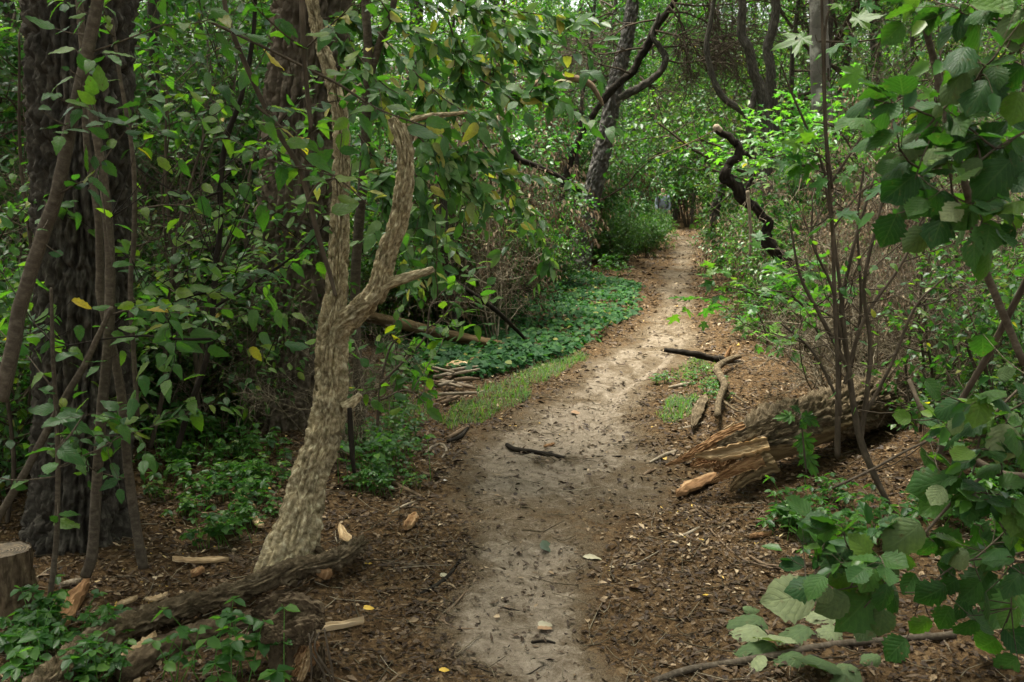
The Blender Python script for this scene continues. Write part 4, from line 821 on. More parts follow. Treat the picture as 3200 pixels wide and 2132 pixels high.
for k, (lab, pts, ws, mt, th, nm) in enumerate((
    ('long pale split strip of wood sticking out right of the rotten stump', [(700, 2030), (850, 2005), (990, 1982), (1138, 1958)], [26, 30, 30, 16], 'wood', .02, 'wood_splinter'),
    ('broad pale slab of split wood at the lower left below the rotting log', [(365, 2118), (420, 2065), (490, 2012)], [50, 62, 40], 'wood', .03, 'wood_slab'),
    ('dark brown split plank leaning upward at the far lower left', [(140, 2010), (200, 1930), (275, 1830)], [60, 70, 44], 'orange', .03, 'wood_slab'),
    ('white peeled chip beside the top of the brown split plank', [(190, 1845), (220, 1835), (255, 1828)], [20, 34, 22], 'b_pale', .012, 'wood_chip'),
    ('long flat reddish and cream wood chip lying left of the leaning trunk', [(540, 1762), (620, 1765), (715, 1762)], [16, 26, 20], 'wood', .014, 'wood_chip'),
    ('small orange chip standing in the litter below the long flat chip', [(600, 1815), (618, 1800), (630, 1790)], [22, 36, 30], 'orange', .014, 'wood_chip'),
    ('pale chip left of a second one above the rough fallen log', [(365, 1905), (395, 1895), (430, 1882)], [12, 24, 18], 'wood', .012, 'wood_chip'),
    ('pale ragged chip touching the rough fallen log from above', [(455, 1890), (490, 1885), (525, 1872)], [14, 24, 18], 'wood', .012, 'wood_chip'),
    ('curled peach coloured bark strip right of the leaning trunk foot', [(1062, 1655), (1078, 1690), (1100, 1715), (1128, 1740)], [26, 34, 20, 14], 'wood', .016, 'wood_chip'),
    ('flat pinkish chip lying below the curled peach bark strip', [(1015, 1745), (1035, 1738), (1052, 1732)], [16, 20, 14], 'wood', .012, 'wood_chip'),
    ('orange brown lump of wood on the litter near the path left side', [(1268, 1665), (1285, 1640), (1300, 1622)], [24, 34, 26], 'orange', .022, 'wood_chip'),
    ('orange strip of bark among the green herbs left of the leaning trunk', [(745, 1495), (775, 1485), (805, 1475)], [14, 20, 12], 'orange', .014, 'wood_chip'),
    ('long pinkish splinter leaning among the herbs close to the trunk', [(745, 1560), (770, 1580), (795, 1600)], [26, 34, 18], 'wood', .016, 'wood_chip'),
    ('pale chip half hidden by herbs below the pinkish splinter', [(790, 1625), (805, 1645), (820, 1660)], [18, 24, 18], 'wood', .014, 'wood_chip'),
    ('small orange chip lying alone on the litter at the right below the log', [(2340, 1690), (2375, 1684), (2412, 1680)], [14, 22, 16], 'orange', .014, 'wood_chip'),
    ('broad tan flake of bark lying on the brown litter low on the path', [(1700, 1405), (1716, 1400), (1735, 1396)], [14, 18, 10], 'orange', .01, 'wood_chip'))):
    slab(nm, lab, pts, ws, mt, th, 'wood', sd=20+k)
for k, (lab, pts, ws, mt) in enumerate((
    ('thick mossy stick lying across the sandy middle of the path', [(1584, 1396), (1610, 1410), (1665, 1419), (1720, 1428), (1766, 1437)], [14, 17, 17, 15, 10], 'b_black'),
    ('curved dark stick at the left edge of the sandy strip', [(1296, 1866), (1345, 1845), (1400, 1805), (1441, 1750)], [9, 13, 13, 9], 'b_black'),
    ('thin bent twig hooking around on the pale sand', [(1462, 1845), (1430, 1880), (1396, 1920), (1390, 1945), (1420, 1965)], [5, 7, 7, 7, 5], 'b_stick'),
    ('straight twig lying flat beside the hooked one on the sand', [(1360, 1925), (1420, 1962), (1500, 1968)], [5, 6, 4], 'b_stick'),
    ('short thick brown stick slanting down at the left verge', [(1230, 1512), (1270, 1535), (1318, 1558)], [12, 14, 10], 'b_stick'),
    ('long brown rod lying in the bottom right corner under the fallen hazel leaves', [(2040, 2140), (2150, 2102), (2290, 2080), (2429, 2056), (2560, 2030), (2667, 2018), (2830, 2005), (2985, 1992)], [20, 22, 22, 24, 24, 25, 22, 24], 'b_grey'),
    ('slim brown stick running right from the seedlings under the log', [(2330, 1735), (2400, 1770), (2490, 1768), (2592, 1760)], [8, 10, 11, 10], 'b_stick'),
    ('short pale stick on the litter left of the orange chip', [(2120, 1682), (2150, 1672), (2185, 1652)], [10, 12, 9], 'b_pale'),
    ('grey stick pointing at the torn end of the big log', [(2030, 1450), (2070, 1430), (2110, 1415)], [8, 13, 12], 'b_pale'),
    ('small dark crooked stick on the path left of the torn log', [(2010, 1490), (2030, 1478), (2050, 1470)], [12, 12, 8], 'b_stick'),
    ('thin dark twig lying across the pale sand in the middle', [(1540, 1895), (1590, 1905), (1640, 1915)], [4, 7, 4], 'b_black'),
    ('dark twig on the trodden leaves right of the mossy stick', [(1850, 1428), (1890, 1430), (1940, 1428)], [4, 7, 5], 'b_black'),
    ('pale curled root arching out of the left verge by the grass', [(1400, 1375), (1440, 1352), (1462, 1340)], [14, 16, 12], 'b_stick'),
    ('thin grey root looping below the pale curled one', [(1330, 1420), (1350, 1400), (1380, 1392), (1395, 1410), (1380, 1435)], [7, 9, 10, 8, 6], 'b_pale'),
    ('mossy short stick lying behind the pale curled root', [(1400, 1385), (1440, 1368), (1465, 1335)], [12, 14, 10], 'b_black'),
    ('pale thin stick pointing toward the leaning trunk on the litter', [(1225, 1605), (1260, 1585), (1300, 1568)], [6, 9, 6], 'b_pale'),
    ('long thin twig arching in the litter in the bottom middle', [(1480, 2085), (1560, 2110), (1640, 2112), (1700, 2080)], [4, 5, 5, 4], 'b_black'),
    ('short black twig near the bottom of the pale sand', [(1660, 2010), (1700, 2005), (1735, 2012)], [7, 9, 6], 'b_black'),
    ('pale stick on the ground in the tangle right of the twisted branch', [(2120, 1345), (2160, 1338), (2200, 1325)], [8, 12, 8], 'b_pale'),
    ('grey weathered stick lying above the twisted branch beside the path', [(2090, 1215), (2130, 1208), (2170, 1200)], [8, 14, 8], 'b_pale'),
    ('long thin curved bramble cane lying on the litter at the right', [(2160, 1560), (2215, 1650), (2300, 1735), (2400, 1775), (2560, 1805)], [4, 5, 6, 6, 4], 'b_stick'))):
    stick(lab, pts, ws, mt, sd=k)
# debris pile by the grass
g = np.random.default_rng(17)
for k in range(16):
    x, y = g.uniform(1330, 1470), g.uniform(1175, 1270); a = g.uniform(-.5, .9); L = g.uniform(30, 75)
    stick(('pale broken stick in the heap of woody debris by the grass strip', 'dark broken stick in the heap of woody debris by the grass strip')[k % 2], [(x-L*math.cos(a), y+L*.5*math.sin(a)), (x, y), (x+L*math.cos(a), y-L*.5*math.sin(a))], [g.uniform(6, 12), g.uniform(8, 16), g.uniform(5, 9)], ('b_pale', 'b_stick')[k % 2], grp='sticks in the debris heap', lift=g.uniform(0, .16), sd=k)
slab('bark_piece', 'rotten tan chunk of crumbled wood on top of the debris heap', [(1395, 1185), (1435, 1172), (1480, 1165)], [50, 66, 40], 'wood', .05, 'bark', sd=60, lift=.08)
slab('bark_piece', 'upright orange flake of bark above the debris heap beside the ivy', [(1478, 1150), (1490, 1135), (1500, 1120)], [20, 30, 14], 'orange', .04, 'bark', sd=61, lift=.05)
# ------------------------------------------------------------------ ground cover
def in_poly(x, y, P):
    P = np.asarray(P); c = np.zeros(x.shape, bool); j = len(P)-1
    for i in range(len(P)):
        a, b = P[i], P[j]; k = ((a[1] > y) != (b[1] > y)) & (x < (b[0]-a[0])*(y-a[1])/(b[1]-a[1]+1e-12)+a[0]); c ^= k; j = i
    return c
def poly_pts(px, n, g):
    Q = np.array([G(x, y)[:2] for x, y in px]); lo, hi = Q.min(0), Q.max(0); o = []
    while sum(len(a) for a in o) < n:
        p = g.uniform(lo, hi, (n*2, 2)); w = .12*fbm(p[:, 0]*3, p[:, 1]*3, o=2, s=4); o.append(p[in_poly(p[:, 0]+w, p[:, 1]+w, Q)])
    p = np.concatenate(o)[:n]; return p
def ivy():
    g = np.random.default_rng(41); mb = MB()
    for poly, n in (([(1180, 1090), (1250, 990), (1420, 920), (1600, 880), (1760, 866), (1900, 872), (1990, 890), (2008, 912), (1975, 985), (1900, 1055), (1810, 1105), (1650, 1130), (1450, 1150)], 9000), ([(1180, 1150), (1400, 1120), (1700, 1110), (1780, 1120), (1650, 1150), (1500, 1190), (1300, 1200)], 1500)):
        p = poly_pts(poly, n, g); h = np.clip(.10+.10*fbm(p[:, 0]*1.6, p[:, 1]*1.6, o=3, s=5), .01, .3)*g.uniform(.3, 1, n)
        a = g.uniform(0, 6.28, n); d = np.stack([np.cos(a), np.sin(a)-.3, g.normal(-.25, .25, n)], 1); X, Y, Z = frames(d, np.tile(A(0, -.25, 1), (n, 1)), .3, g)
        scatter(mb, leaf_mid(.48, .06, .12), np.stack([p[:, 0], p[:, 1], H(p[:, 0], p[:, 1])+h+.01], 1), X, Y, Z, g.uniform(.04, .085, n), g.uniform(0, 1, n)**1.2)
    setting('ivy', mb, M['ivy'], 'stuff')
ivy()
def grass():
    g = np.random.default_rng(42); mb = MB()
    for poly, n, h0 in (([(1345, 1325), (1420, 1280), (1500, 1225), (1600, 1175), (1700, 1135), (1800, 1112), (1850, 1125), (1720, 1180), (1640, 1240), (1560, 1290), (1430, 1342)], 3000, .05), ([(1130, 1260), (1300, 1230), (1340, 1320), (1180, 1350)], 500, .05), ([(2050, 1290), (2110, 1240), (2180, 1240), (2190, 1290), (2120, 1325)], 900, .045), ([(2090, 1160), (2200, 1110), (2240, 1150), (2130, 1190)], 400, .05)):
        p = poly_pts(poly, n, g); a = g.uniform(0, 6.28, n); ln = g.uniform(-.5, .5, n)
        d = np.stack([np.cos(a)*.45, np.sin(a)*.45, np.ones(n)], 1); X, Y, Z = frames(d, np.stack([np.cos(a+ln), np.sin(a+ln), np.zeros(n)], 1), .3, g)
        scatter(mb, (A([-.03, 0, 0], [.03, 0, 0], [-.02, .6, .08], [.02, .6, .08], [0, 1, .3]), [np.array([[0, 1, 3, 2]]), np.array([[2, 3, 4]])], np.zeros((5, 2))), np.stack([p[:, 0], p[:, 1], H(p[:, 0], p[:, 1])], 1), X, Y, Z, h0*g.uniform(.5, 1.7, n), g.uniform(0, 1, n))
    setting('grass', mb, M['grass'], 'stuff')
grass()
# ------------------------------------------------------------------ leaf meshes shared by the near plants
def fam(fn, mat, n): return [single(fn(k), M[mat]) for k in range(n)]
HAZ = fam(lambda k: leaf_fine(P_HAZEL, 15, (.22, -.10, .3)[k % 3], (.3, .5, -.15)[k % 3], .09, (.1, .35, .0)[k % 3], k), 'o_hazel', 6)
HAZP = fam(lambda k: leaf_fine(P_HAZEL, 15, (-.22, .26, .1)[k % 3], (.35, -.3, .5)[k % 3], .055, (.5, .3, .6)[k % 3], k+9), 'o_pale', 6)
OVA = fam(lambda k: leaf_fine(P_OVATE, 11, (.12, .34, .03, .22)[k % 4], (.2, .6, -.12, .45, .05)[k % 5], .06, (.2, .7, 0.)[k % 3], k), 'o_yel', 12)
OVAG = fam(lambda k: leaf_fine(P_OVATE, 11, (.12, .34, .03, .22)[k % 4], (.2, .6, -.12, .45, .05)[k % 5], .06, (.2, .7, 0.)[k % 3], k+15), 'o_green', 12)
CHE = fam(lambda k: leaf_fine(lambda t: P_OVATE(t)*.86, 9, (.15, .22, .08)[k % 3], (.3, .5, .1)[k % 3], .03, .2, k), 'o_cher', 6)
MAP = fam(lambda k: leaf_lobed(MAPLE, .5, droop=(.25, .4, .1)[k % 3], seed=k), 'o_maple', 4)
OAKL = fam(lambda k: leaf_lobed(OAK, .42, droop=.2, seed=k+20), 'o_green', 2)
PAL = fam(lambda k: leaf_fine(P_OVATE, 9, .18, .3, .03, .5, k+30), 'o_pale', 3)
def near_leaf_frames(L, d, rng, face=(0, -.55, .8), roll=.35, dz=.35):
    """leaves given by base and tip in photograph pixels, standing d metres off"""
    pos, Y0, sc = [], [], []
    for q in L:
        dd = d+rng.uniform(-.18, .18); b, t = W(q[0], q[1], dd), W(q[2], q[3], dd); v = t-b; l = np.linalg.norm(v); v = v+A(0, rng.normal(0, dz)*l, 0)
        pos.append(b); Y0.append(v); sc.append(np.linalg.norm(v))
    pos = np.array(pos); X, Y, Z = frames(np.array(Y0), np.tile(A(*face), (len(pos), 1)), roll, rng)
    return pos, X, Y, Z, np.array(sc)
def links(mb, pos, stems, far=.5, r=.0016):
    """leaf stalks from each leaf to the nearest stem of its plant"""
    al = np.concatenate(stems)
    for p in pos:
        dist = np.linalg.norm(al-p, axis=1); i = int(dist.argmin())
        if .01 < dist[i] < far: tube(mb, [al[i], al[i]*.5+p*.5+A(0, 0, -.06*dist[i]), p], [r*1.5, r*.8], n=4, steps=5, cap=False)
def conv(L, ox, oy, k): return [(ox+a*k, oy+b*k, ox+c*k, oy+e*k) for a, b, c, e in L]
def plant(name, label, cat, stems, fams, mat='b_grey', twigs=0, tl=(.25, .6), gap=.06, size=(.05, .09), seed=0, explicit=None, ed=3.4, ef=None, grp=None, up=A(0, -.2, 1), nobj=300, lv=1, hang=-.15, frm=.1, stuff='yel', tw_up=.02, ground=True, face=(0, -.55, .8), sides=10):
    """a near plant: stems = [(photograph pixels, widths in pixels, distance)], side twigs grown from them, every leaf its own part"""
    g = np.random.default_rng(seed+900); SP = [px_path(p, d) for p, w_, d in stems]
    base = SP[0][0].copy()
    if ground: base[2] = float(H(base[0], base[1]))
    r = root(name, label, cat, base, grp); tubes, leaves = [], []
    for (p, w_, d), P in zip(stems, SP):
        dm = np.mean(d); m = MB(); pts = tube(m, P, np.asarray(w_, float)/2/FPX*(dm+.25), n=sides, steps=max(24, 9*len(p)), disp=lumpy(.07, 18, seed)); part('stem', m, M[mat], r)
    P_ = dict(levels=lv, n=[6, 4, 3], wander=[.16, .2, .2], up=[tw_up, -.03, 0], kids=[4, 3], ratio=[.5, .5], angle=[45, 45], gap=gap, hang=hang, leafy=lv, bare=.1, **{'from': [.25, .2]})
    SD = [spline(P, 40) for P in SP]
    for k in range(twigs):
        s = SD[k % len(SD)]; i = int(len(s)*g.uniform(frm, .98)); a = g.uniform(0, 6.28)
        grow(g, s[i], nrm(A(math.cos(a), math.sin(a)*.6, g.uniform(-.1, .7))), g.uniform(*tl), .0035, 0, P_, tubes, leaves)
    m = MB()
    if tubes: tubes_to(m, tubes, (5, 4, 3))
    if explicit:
        pos, X, Y, Z, sc = near_leaf_frames(explicit, ed, g, face); links(m, pos, SD+[t[0] for t in tubes]); leaf_objs(r, ef or fams, pos, X, Y, Z, sc)
    if m.n: part('twig', m, M[mat], r, kind='stuff')
    if leaves:
        pos = np.array([l[0] for l in leaves]); d = np.array([l[1] for l in leaves]); n = len(pos); X, Y, Z = frames(d, np.tile(up, (n, 1)), .35, g); sc = g.uniform(*size, n)
        inv = (np.abs(pos[:, 0]) < pos[:, 1]*.54) & (pos[:, 1] > .5); o = np.argsort(-(sc/np.maximum(pos[:, 1], .3))*inv); k = max(0, nobj-(len(explicit) if explicit else 0))
        a, b = o[:k], o[k:]
        leaf_objs(r, fams, pos[a], X[a], Y[a], Z[a], sc[a])
        if len(b):
            mb = MB(); scatter(mb, leaf_mid(.3), pos[b], X[b], Y[b], Z[b], sc[b], g.uniform(0, 1, len(b))); part('foliage', mb, M[stuff], r, kind='stuff')
    return r
k1 = .638
L1 = conv([(370, 240, 255, 250), (360, 380, 250, 390), (270, 140, 140, 100), (440, 350, 485, 360), (250, 470, 320, 470), (190, 530, 255, 530), (430, 870, 540, 910), (440, 900, 340, 920), (430, 930, 520, 1000), (520, 990, 575, 985),
           (500, 790, 530, 810), (180, 1130, 215, 1110), (310, 1250, 230, 1230), (550, 1300, 625, 1265), (340, 340, 300, 330), (420, 620, 500, 580)], 0, 0, k1)
plant('sapling_tree', 'grey sapling stem leaning right to left across the thickest trunk', 'sapling', [([(0, 1250), (40, 1090), (64, 957), (128, 752), (179, 600), (217, 408), (255, 255), (281, 128), (306, 0), (325, -120)], [46, 44, 42, 40, 38, 38, 38, 36, 34, 32], 3.3)], OVAG, twigs=3, explicit=L1, ed=3.2, seed=1, stuff='green')
plant('sapling_tree', 'straight smooth sapling standing right in front of the thickest trunk', 'sapling', [([(267, 1800), (289, 1722), (303, 1505), (318, 1289), (339, 1058), (344, 830), (332, 638), (306, 446), (268, 236), (240, -100)], [34, 34, 32, 32, 32, 30, 28, 26, 24, 20], 3.85)], OVAG, twigs=1, seed=2, size=(.05, .08))
plant('sapling_tree', 'bent sapling with its foot kicked out to the right of the thickest trunk', 'sapling', [([(448, 1775), (426, 1650), (401, 1469), (383, 1267), (354, 1094), (315, 930), (312, 829), (306, 670), (274, 478), (262, 300)], [32, 30, 28, 28, 26, 26, 24, 22, 20, 16], 3.95)], OVAG, twigs=1, seed=3, size=(.05, .08))
L4 = conv([(230, 300, 160, 290), (250, 430, 400, 430), (240, 380, 130, 400), (240, 420, 340, 400), (250, 490, 190, 500), (240, 560, 120, 560), (250, 560, 360, 570), (250, 860, 380, 890), (250, 850, 200, 890), (250, 845, 340, 850), (245, 640, 140, 635), (240, 180, 300, 120), (330, 400, 370, 330), (230, 350, 180, 360), (60, 720, 120, 730), (240, 500, 300, 470)], 0, 1000, .722)
plant('sapling_tree', 'thin leafy sapling rising from the litter left of the straight smooth one', 'sapling', [([(148, 1930), (173, 1722), (180, 1577), (180, 1361), (166, 1123), (160, 900)], [17, 17, 16, 15, 13, 9], 3.55)], OVAG, twigs=4, explicit=L4, ed=3.5, seed=4, size=(.05, .085), frm=.3)
plant('sapling_tree', 'thin pale sapling bowing down just right of the thickest trunk', 'sapling', [([(430, 1300), (408, 918), (418, 765), (421, 606), (414, 478), (389, 319), (370, 210), (350, 60)], [14, 15, 15, 14, 13, 12, 12, 8], 3.8)], OVA, twigs=3, seed=5, size=(.04, .07))
plant('sapling_tree', 'sapling stem leaning the other way low across the thickest trunk', 'sapling', [([(-20, 1640), (70, 1490), (202, 1245), (260, 1150), (300, 1066), (350, 960)], [24, 24, 22, 20, 18, 14], 3.6)], OVAG, twigs=1, seed=6, size=(.05, .08))
L7 = conv([(1120, 150, 1210, 200), (1080, 60, 1050, 100), (1120, 230, 1180, 270), (1100, 200, 1130, 310), (1290, 240, 1380, 330), (1360, 90, 1430, 210), (1350, 120, 1300, 150), (1250, 340, 1320, 350), (1240, 360, 1260, 420), (1330, 520, 1435, 550), (1290, 560, 1350, 600), (1310, 600, 1350, 670), (1400, 690, 1520, 720), (1360, 640, 1410, 650), (1420, 620, 1460, 660), (1100, 520, 1140, 560), (1050, 430, 1110, 450),
           (1480, 690, 1568, 740), (1500, 330, 1568, 380), (1430, 370, 1380, 360), (1210, 340, 1180, 440)], 0, 0, k1)
L7 += conv([(390, 400, 530, 350), (500, 470, 420, 480), (580, 540, 480, 510), (640, 520, 760, 530), (600, 560, 690, 620), (740, 620, 890, 690), (830, 600, 960, 590), (450, 580, 390, 640), (500, 560, 580, 680), (700, 460, 780, 470), (340, 340, 440, 380), (450, 350, 550, 390), (540, 440, 600, 450), (700, 560, 760, 600), (240, 770, 380, 800), (150, 690, 260, 710), (120, 630, 210, 650), (50, 530, 180, 550), (300, 830, 240, 880), (390, 860, 510, 880), (350, 900, 260, 860), (420, 920, 500, 940), (400, 960, 500, 1000), (410, 740, 500, 730), (300, 630, 380, 640), (470, 800, 490, 770), (250, 1000, 300, 980), (160, 1040, 250, 1010), (280, 1030, 360, 1030), (370, 1040, 490, 1010), (120, 110, 210, 160), (130, 360, 200, 370), (250, 330, 320, 340)], 800, 0, k1)
plant('sapling_tree', 'dark thin stem bending down in front of the second trunk with bright yellow green leaves', 'sapling', [([(1049, 925), (1030, 855), (998, 752), (966, 625), (928, 510), (874, 421), (797, 268), (714, 64), (690, -100)], [10, 13, 15, 16, 16, 16, 15, 14, 12], 3.6), ([(800, 330), (900, 420), (960, 500), (1060, 560), (1150, 640)], [9, 8, 7, 6, 4], 3.5), ([(640, 60), (850, 160), (960, 215), (1060, 265), (1180, 340), (1330, 395)], [9, 8, 8, 7, 6, 4], 3.5), ([(940, 690), (1000, 570), (1150, 560)], [7, 6, 3], 3.55)],
      OVA, mat='b_twig', twigs=5, explicit=L7, ed=3.5, seed=7, size=(.05, .09), ground=False)
plant('sapling_tree', 'dark straight stem hanging from the top in front of the second thick trunk', 'sapling', [([(972, 400), (957, 255), (948, 120), (941, -60)], [12, 14, 17, 18], 3.4)], OVA, mat='b_twig', twigs=1, seed=8, ground=False)
L9 = conv([(770, 770, 850, 840), (880, 780, 910, 860), (820, 940, 890, 970), (910, 940, 970, 990), (980, 960, 1030, 1070), (1150, 1080, 1250, 1090), (1280, 1000, 1310, 1120), (1030, 1050, 1110, 1040), (1340, 1060, 1390, 1060), (1420, 1040, 1480, 1030), (930, 1080, 960, 1110), (930, 1200, 1000, 1190), (1340, 1330, 1380, 1350), (1290, 1390, 1340, 1420), (930, 1400, 1060, 1440), (1080, 1430, 1160, 1450), (860, 1420, 960, 1440), (700, 1420, 800, 1430), (780, 1470, 850, 1540), (560, 1490, 640, 1490), (640, 1500, 760, 1530), (350, 1470, 430, 1520), (450, 1510, 530, 1490), (280, 1500, 200, 1550), (1180, 900, 1240, 980), (1080, 900, 1160, 930), (1240, 880, 1300, 910), (640, 980, 700, 940), (670, 720, 710, 700)], 0, 0, k1)
L9 += conv([(740, 90, 880, 130), (900, 120, 970, 140), (820, 60, 950, 80), (650, 30, 730, 20), (340, 20, 360, 90), (600, 40, 520, 20), (480, 60, 560, 80), (400, 30, 480, 10), (200, 40, 100, 10), (120, 150, 60, 100), (1080, 120, 1140, 170), (1230, 100, 1340, 120), (1190, 130, 1140, 100), (1150, 170, 1180, 160), (210, 90, 180, 150), (300, 120, 370, 150)], 0, 1000, .722)
plant('sapling_tree', 'dark crooked stem climbing between the two thick trunks hung with many leaves', 'sapling', [([(556, 1400), (592, 1274), (650, 1101), (676, 829), (689, 702), (689, 574), (708, 434), (753, 306), (790, 120), (800, -60)], [18, 18, 18, 18, 17, 17, 16, 15, 13, 12], 4.6), ([(676, 900), (560, 940), (420, 1010), (300, 1040)], [10, 8, 6, 4], 4.0), ([(670, 960), (800, 880), (930, 790), (1020, 700)], [10, 8, 6, 4], 4.0), ([(660, 1060), (560, 1060), (450, 1050), (330, 1060), (160, 1090)], [9, 8, 6, 5, 4], 3.6), ([(690, 600), (600, 620), (480, 560), (400, 500)], [8, 6, 5, 4], 4.3)],
      OVA, mat='b_black', twigs=12, tl=(.3, .8), explicit=L9, ed=3.8, seed=9, size=(.05, .085), frm=.25)
for k, (x0, y0, x1, y1, x2, y2, d) in enumerate(((620, 1300, 560, 900, 520, 300, 6.0), (470, 1400, 520, 1000, 640, 420, 5.6), (780, 1250, 770, 800, 820, 380, 6.4), (60, 1500, 110, 900, 60, 100, 5.2), (560, 1380, 640, 1000, 780, 640, 5.8), (20, 1650, 30, 1300, -10, 700, 4.6))):
    plant('sapling_tree', 'thin leafy sapling in the shade further behind the grey saplings at the left', 'sapling', [([(x0, y0), ((x0+x1)/2+18, (y0+y1)/2), (x1, y1), ((x1+x2)/2-20, (y1+y2)/2), (x2, y2)], [14, 14, 12, 10, 6], d)], OVA if k % 2 else OVAG, twigs=11, tl=(.35, .9), seed=20+k, size=(.04, .07), grp='thin saplings at the left', nobj=160, frm=.2, stuff='green' if k % 2 else 'yel', mat='b_twig')
# leaves around the fork of the pale trunk, right side, and the low leafy twigs
L10 = conv([(470, 50, 400, 60), (500, 80, 440, 100), (420, 100, 380, 150), (560, 60, 640, 50), (500, 130, 560, 150), (450, 160, 520, 170), (560, 40, 610, 10), (430, 180, 480, 190), (540, 200, 600, 230), (600, 120, 660, 90), (480, 220, 420, 230), (610, 250, 620, 310), (560, 260, 540, 310), (500, 250, 460, 290), (420, 290, 400, 330), (580, 320, 640, 340), (460, 320, 520, 340), (600, 390, 680, 440), (360, 350, 420, 380), (420, 60, 460, 20), (470, 280, 510, 240), (380, 250, 330, 280), (440, 400, 490, 370), (510, 380, 560, 360), (350, 200, 300, 170), (530, 110, 600, 90)], 900, 1000, .722)
plant('sapling_tree', 'leafy low shoot just right of the pale forked trunk, below the broken stub', 'sapling', [([(1180, 1330), (1185, 1240), (1200, 1150), (1230, 1070), (1290, 1040)], [10, 9, 8, 6, 4], 4.6), ([(1190, 1200), (1260, 1130), (1330, 1050), (1345, 960), (1395, 900)], [8, 7, 6, 5, 3], 4.5), ([(1190, 1250), (1270, 1220), (1330, 1260)], [7, 5, 3], 4.5)], OVA, twigs=9, tl=(.2, .45), explicit=L10, ed=4.5, seed=10, size=(.05, .08), stuff='green')
# the cherry boughs
def cherry():
    T = [[(1150, -60), (1250, 80), (1400, 160), (1560, 230)], [(1200, -60), (1400, 40), (1600, 90), (1740, 110)], [(1180, 100), (1300, 230), (1420, 330), (1560, 380)], [(1100, 150), (1200, 280), (1330, 420), (1420, 520)],
         [(1374, 360), (1480, 420), (1560, 520), (1640, 640), (1700, 760), (1720, 830)], [(1300, 420), (1400, 520), (1500, 600)], [(1320, -60), (1480, 20), (1650, 40), (1780, 60)], [(1250, 600), (1310, 720), (1370, 860)], [(1280, 500), (1330, 640), (1350, 760)],
         [(1460, -50), (1560, 150), (1700, 200)], [(1040, 100), (1120, 200), (1200, 360)], [(1500, 250), (1620, 300), (1730, 260)], [(1330, 480), (1450, 480), (1600, 560)], [(1000, 60), (1100, 60), (1200, 150)], [(1120, 420), (1180, 520), (1210, 620)], [(1400, 60), (1440, 200), (1430, 330)], [(1300, 100), (1330, 220), (1310, 360)]]
    g = np.random.default_rng(55); ds = [6.0+.5*math.sin(k*2.1) for k in range(len(T))]
    base = Gd(1130, 6.4)
    r = root('cherry_tree', 'cherry boughs drooping in the upper middle with mixed green and yellow leaves', 'tree', base)
    m = MB(); tube(m, [base-A(0, 0, .05), W(1110, 900, 6.4), W(1140, 500, 6.3), W(1150, 170, 6.2), W(1142, 0, 6.2), W(1150, -250, 6.2)], [.034, .032, .03, .028, .026, .02], n=12, steps=60, disp=lumpy(.07, 9, 5)); part('trunk', m, M['b_grey'], r)
    m = MB(); tube(m, [W(1140, 300, 6.25), W(1185, 140, 6.2), W(1230, 10, 6.1), W(1260, -160, 6.1)], [.024, .022, .02, .015], n=10, steps=40, disp=lumpy(.07, 9, 6)); part('limb', m, M['b_grey'], r)
    tubes, leaves = [], []; P_ = dict(levels=0, n=[5], wander=[.16], up=[-.04], gap=.05, hang=-.3, leafy=0, bare=.0, kids=[0], **{'from': [0]})
    for q, d in zip(T, ds):
        P = spline(px_path(q, d), 26); tubes.append((P, .006, .002, 0)); T_ = nrm(np.gradient(P, axis=0)); s = 1
        for i in range(3, 26):
            for e in (0, 1):
                sd = nrm(np.cross(T_[i], A(0, 0, 1))+g.normal(0, .4, 3))*s; s = -s; leaves.append((P[i]+g.normal(0, .012, 3), nrm(T_[i]*.7+sd*.8+A(0, 0, -.35)+g.normal(0, .2, 3))))
        for k in range(7):
            i = int(g.uniform(3, 25)); grow(g, P[i], nrm(T_[i]+g.normal(0, .6, 3)+A(0, 0, -.4)), g.uniform(.2, .5), .003, 0, P_, tubes, leaves)
    m = MB(); tubes_to(m, tubes, (5, 4, 3)); part('twig', m, M['b_twig'], r, kind='stuff')
    pos = np.array([l[0] for l in leaves]); d = np.array([l[1] for l in leaves]); n = len(pos); X, Y, Z = frames(d, np.tile(A(0, -.5, .8), (n, 1)), .45, g); sc = g.uniform(.075, .125, n)
    o = np.argsort(pos[:, 1]*1.0-sc*8); a, b = o[:300], o[300:]
    leaf_objs(r, CHE, pos[a], X[a], Y[a], Z[a], sc[a]); mb = MB(); scatter(mb, leaf_mid(.27), pos[b], X[b], Y[b], Z[b], sc[b], g.uniform(0, 1, len(b))); part('foliage', mb, M['cher'], r, kind='stuff')
cherry()
# dried brown brush and bare shrubs
DEAD = dict(SHRUB, hang=-1.3, gap=.12, kids=[8, 5, 4], up=[.1, -.02, -.12, -.2])
a, b = make_shrub(301, 3.0, 5, leaf_lite(.2, .1, .25), .06, .11, 'brown', DEAD); DS = proto_thing('dried_shrub', 'shrub', (('stem', a), ('foliage', b)))
for k, (px, d, s) in enumerate(((1450, 12.2, .72), (1390, 10.8, .72), (1520, 15.5, .85), (1580, 13.2, .6), (1680, 21, 1.0), (2350, 26, .7))):
    lab, grp = ('brush of hanging dried brown leaves between the cherry boughs and the birch', 'dried brush left of the path') if px < 2000 else ('dried brown brush spilling on the right edge of the far path', 'dried brush right of the far path')
    place(DS, Gd(px, d), k*1.7, s, lab, grp)
for k, (px, d, s) in enumerate(((2700, 8.0, .42), (2860, 7.4, .46), (2600, 9.8, .5), (2460, 12, .5), (2980, 6.8, .42), (2760, 10, .6), (2540, 8.9, .35))): place(DS, Gd(px, d), k*1.3, s, 'low dried brown shrub in the twig tangle behind the broken log', 'dried shrubs behind the broken log')
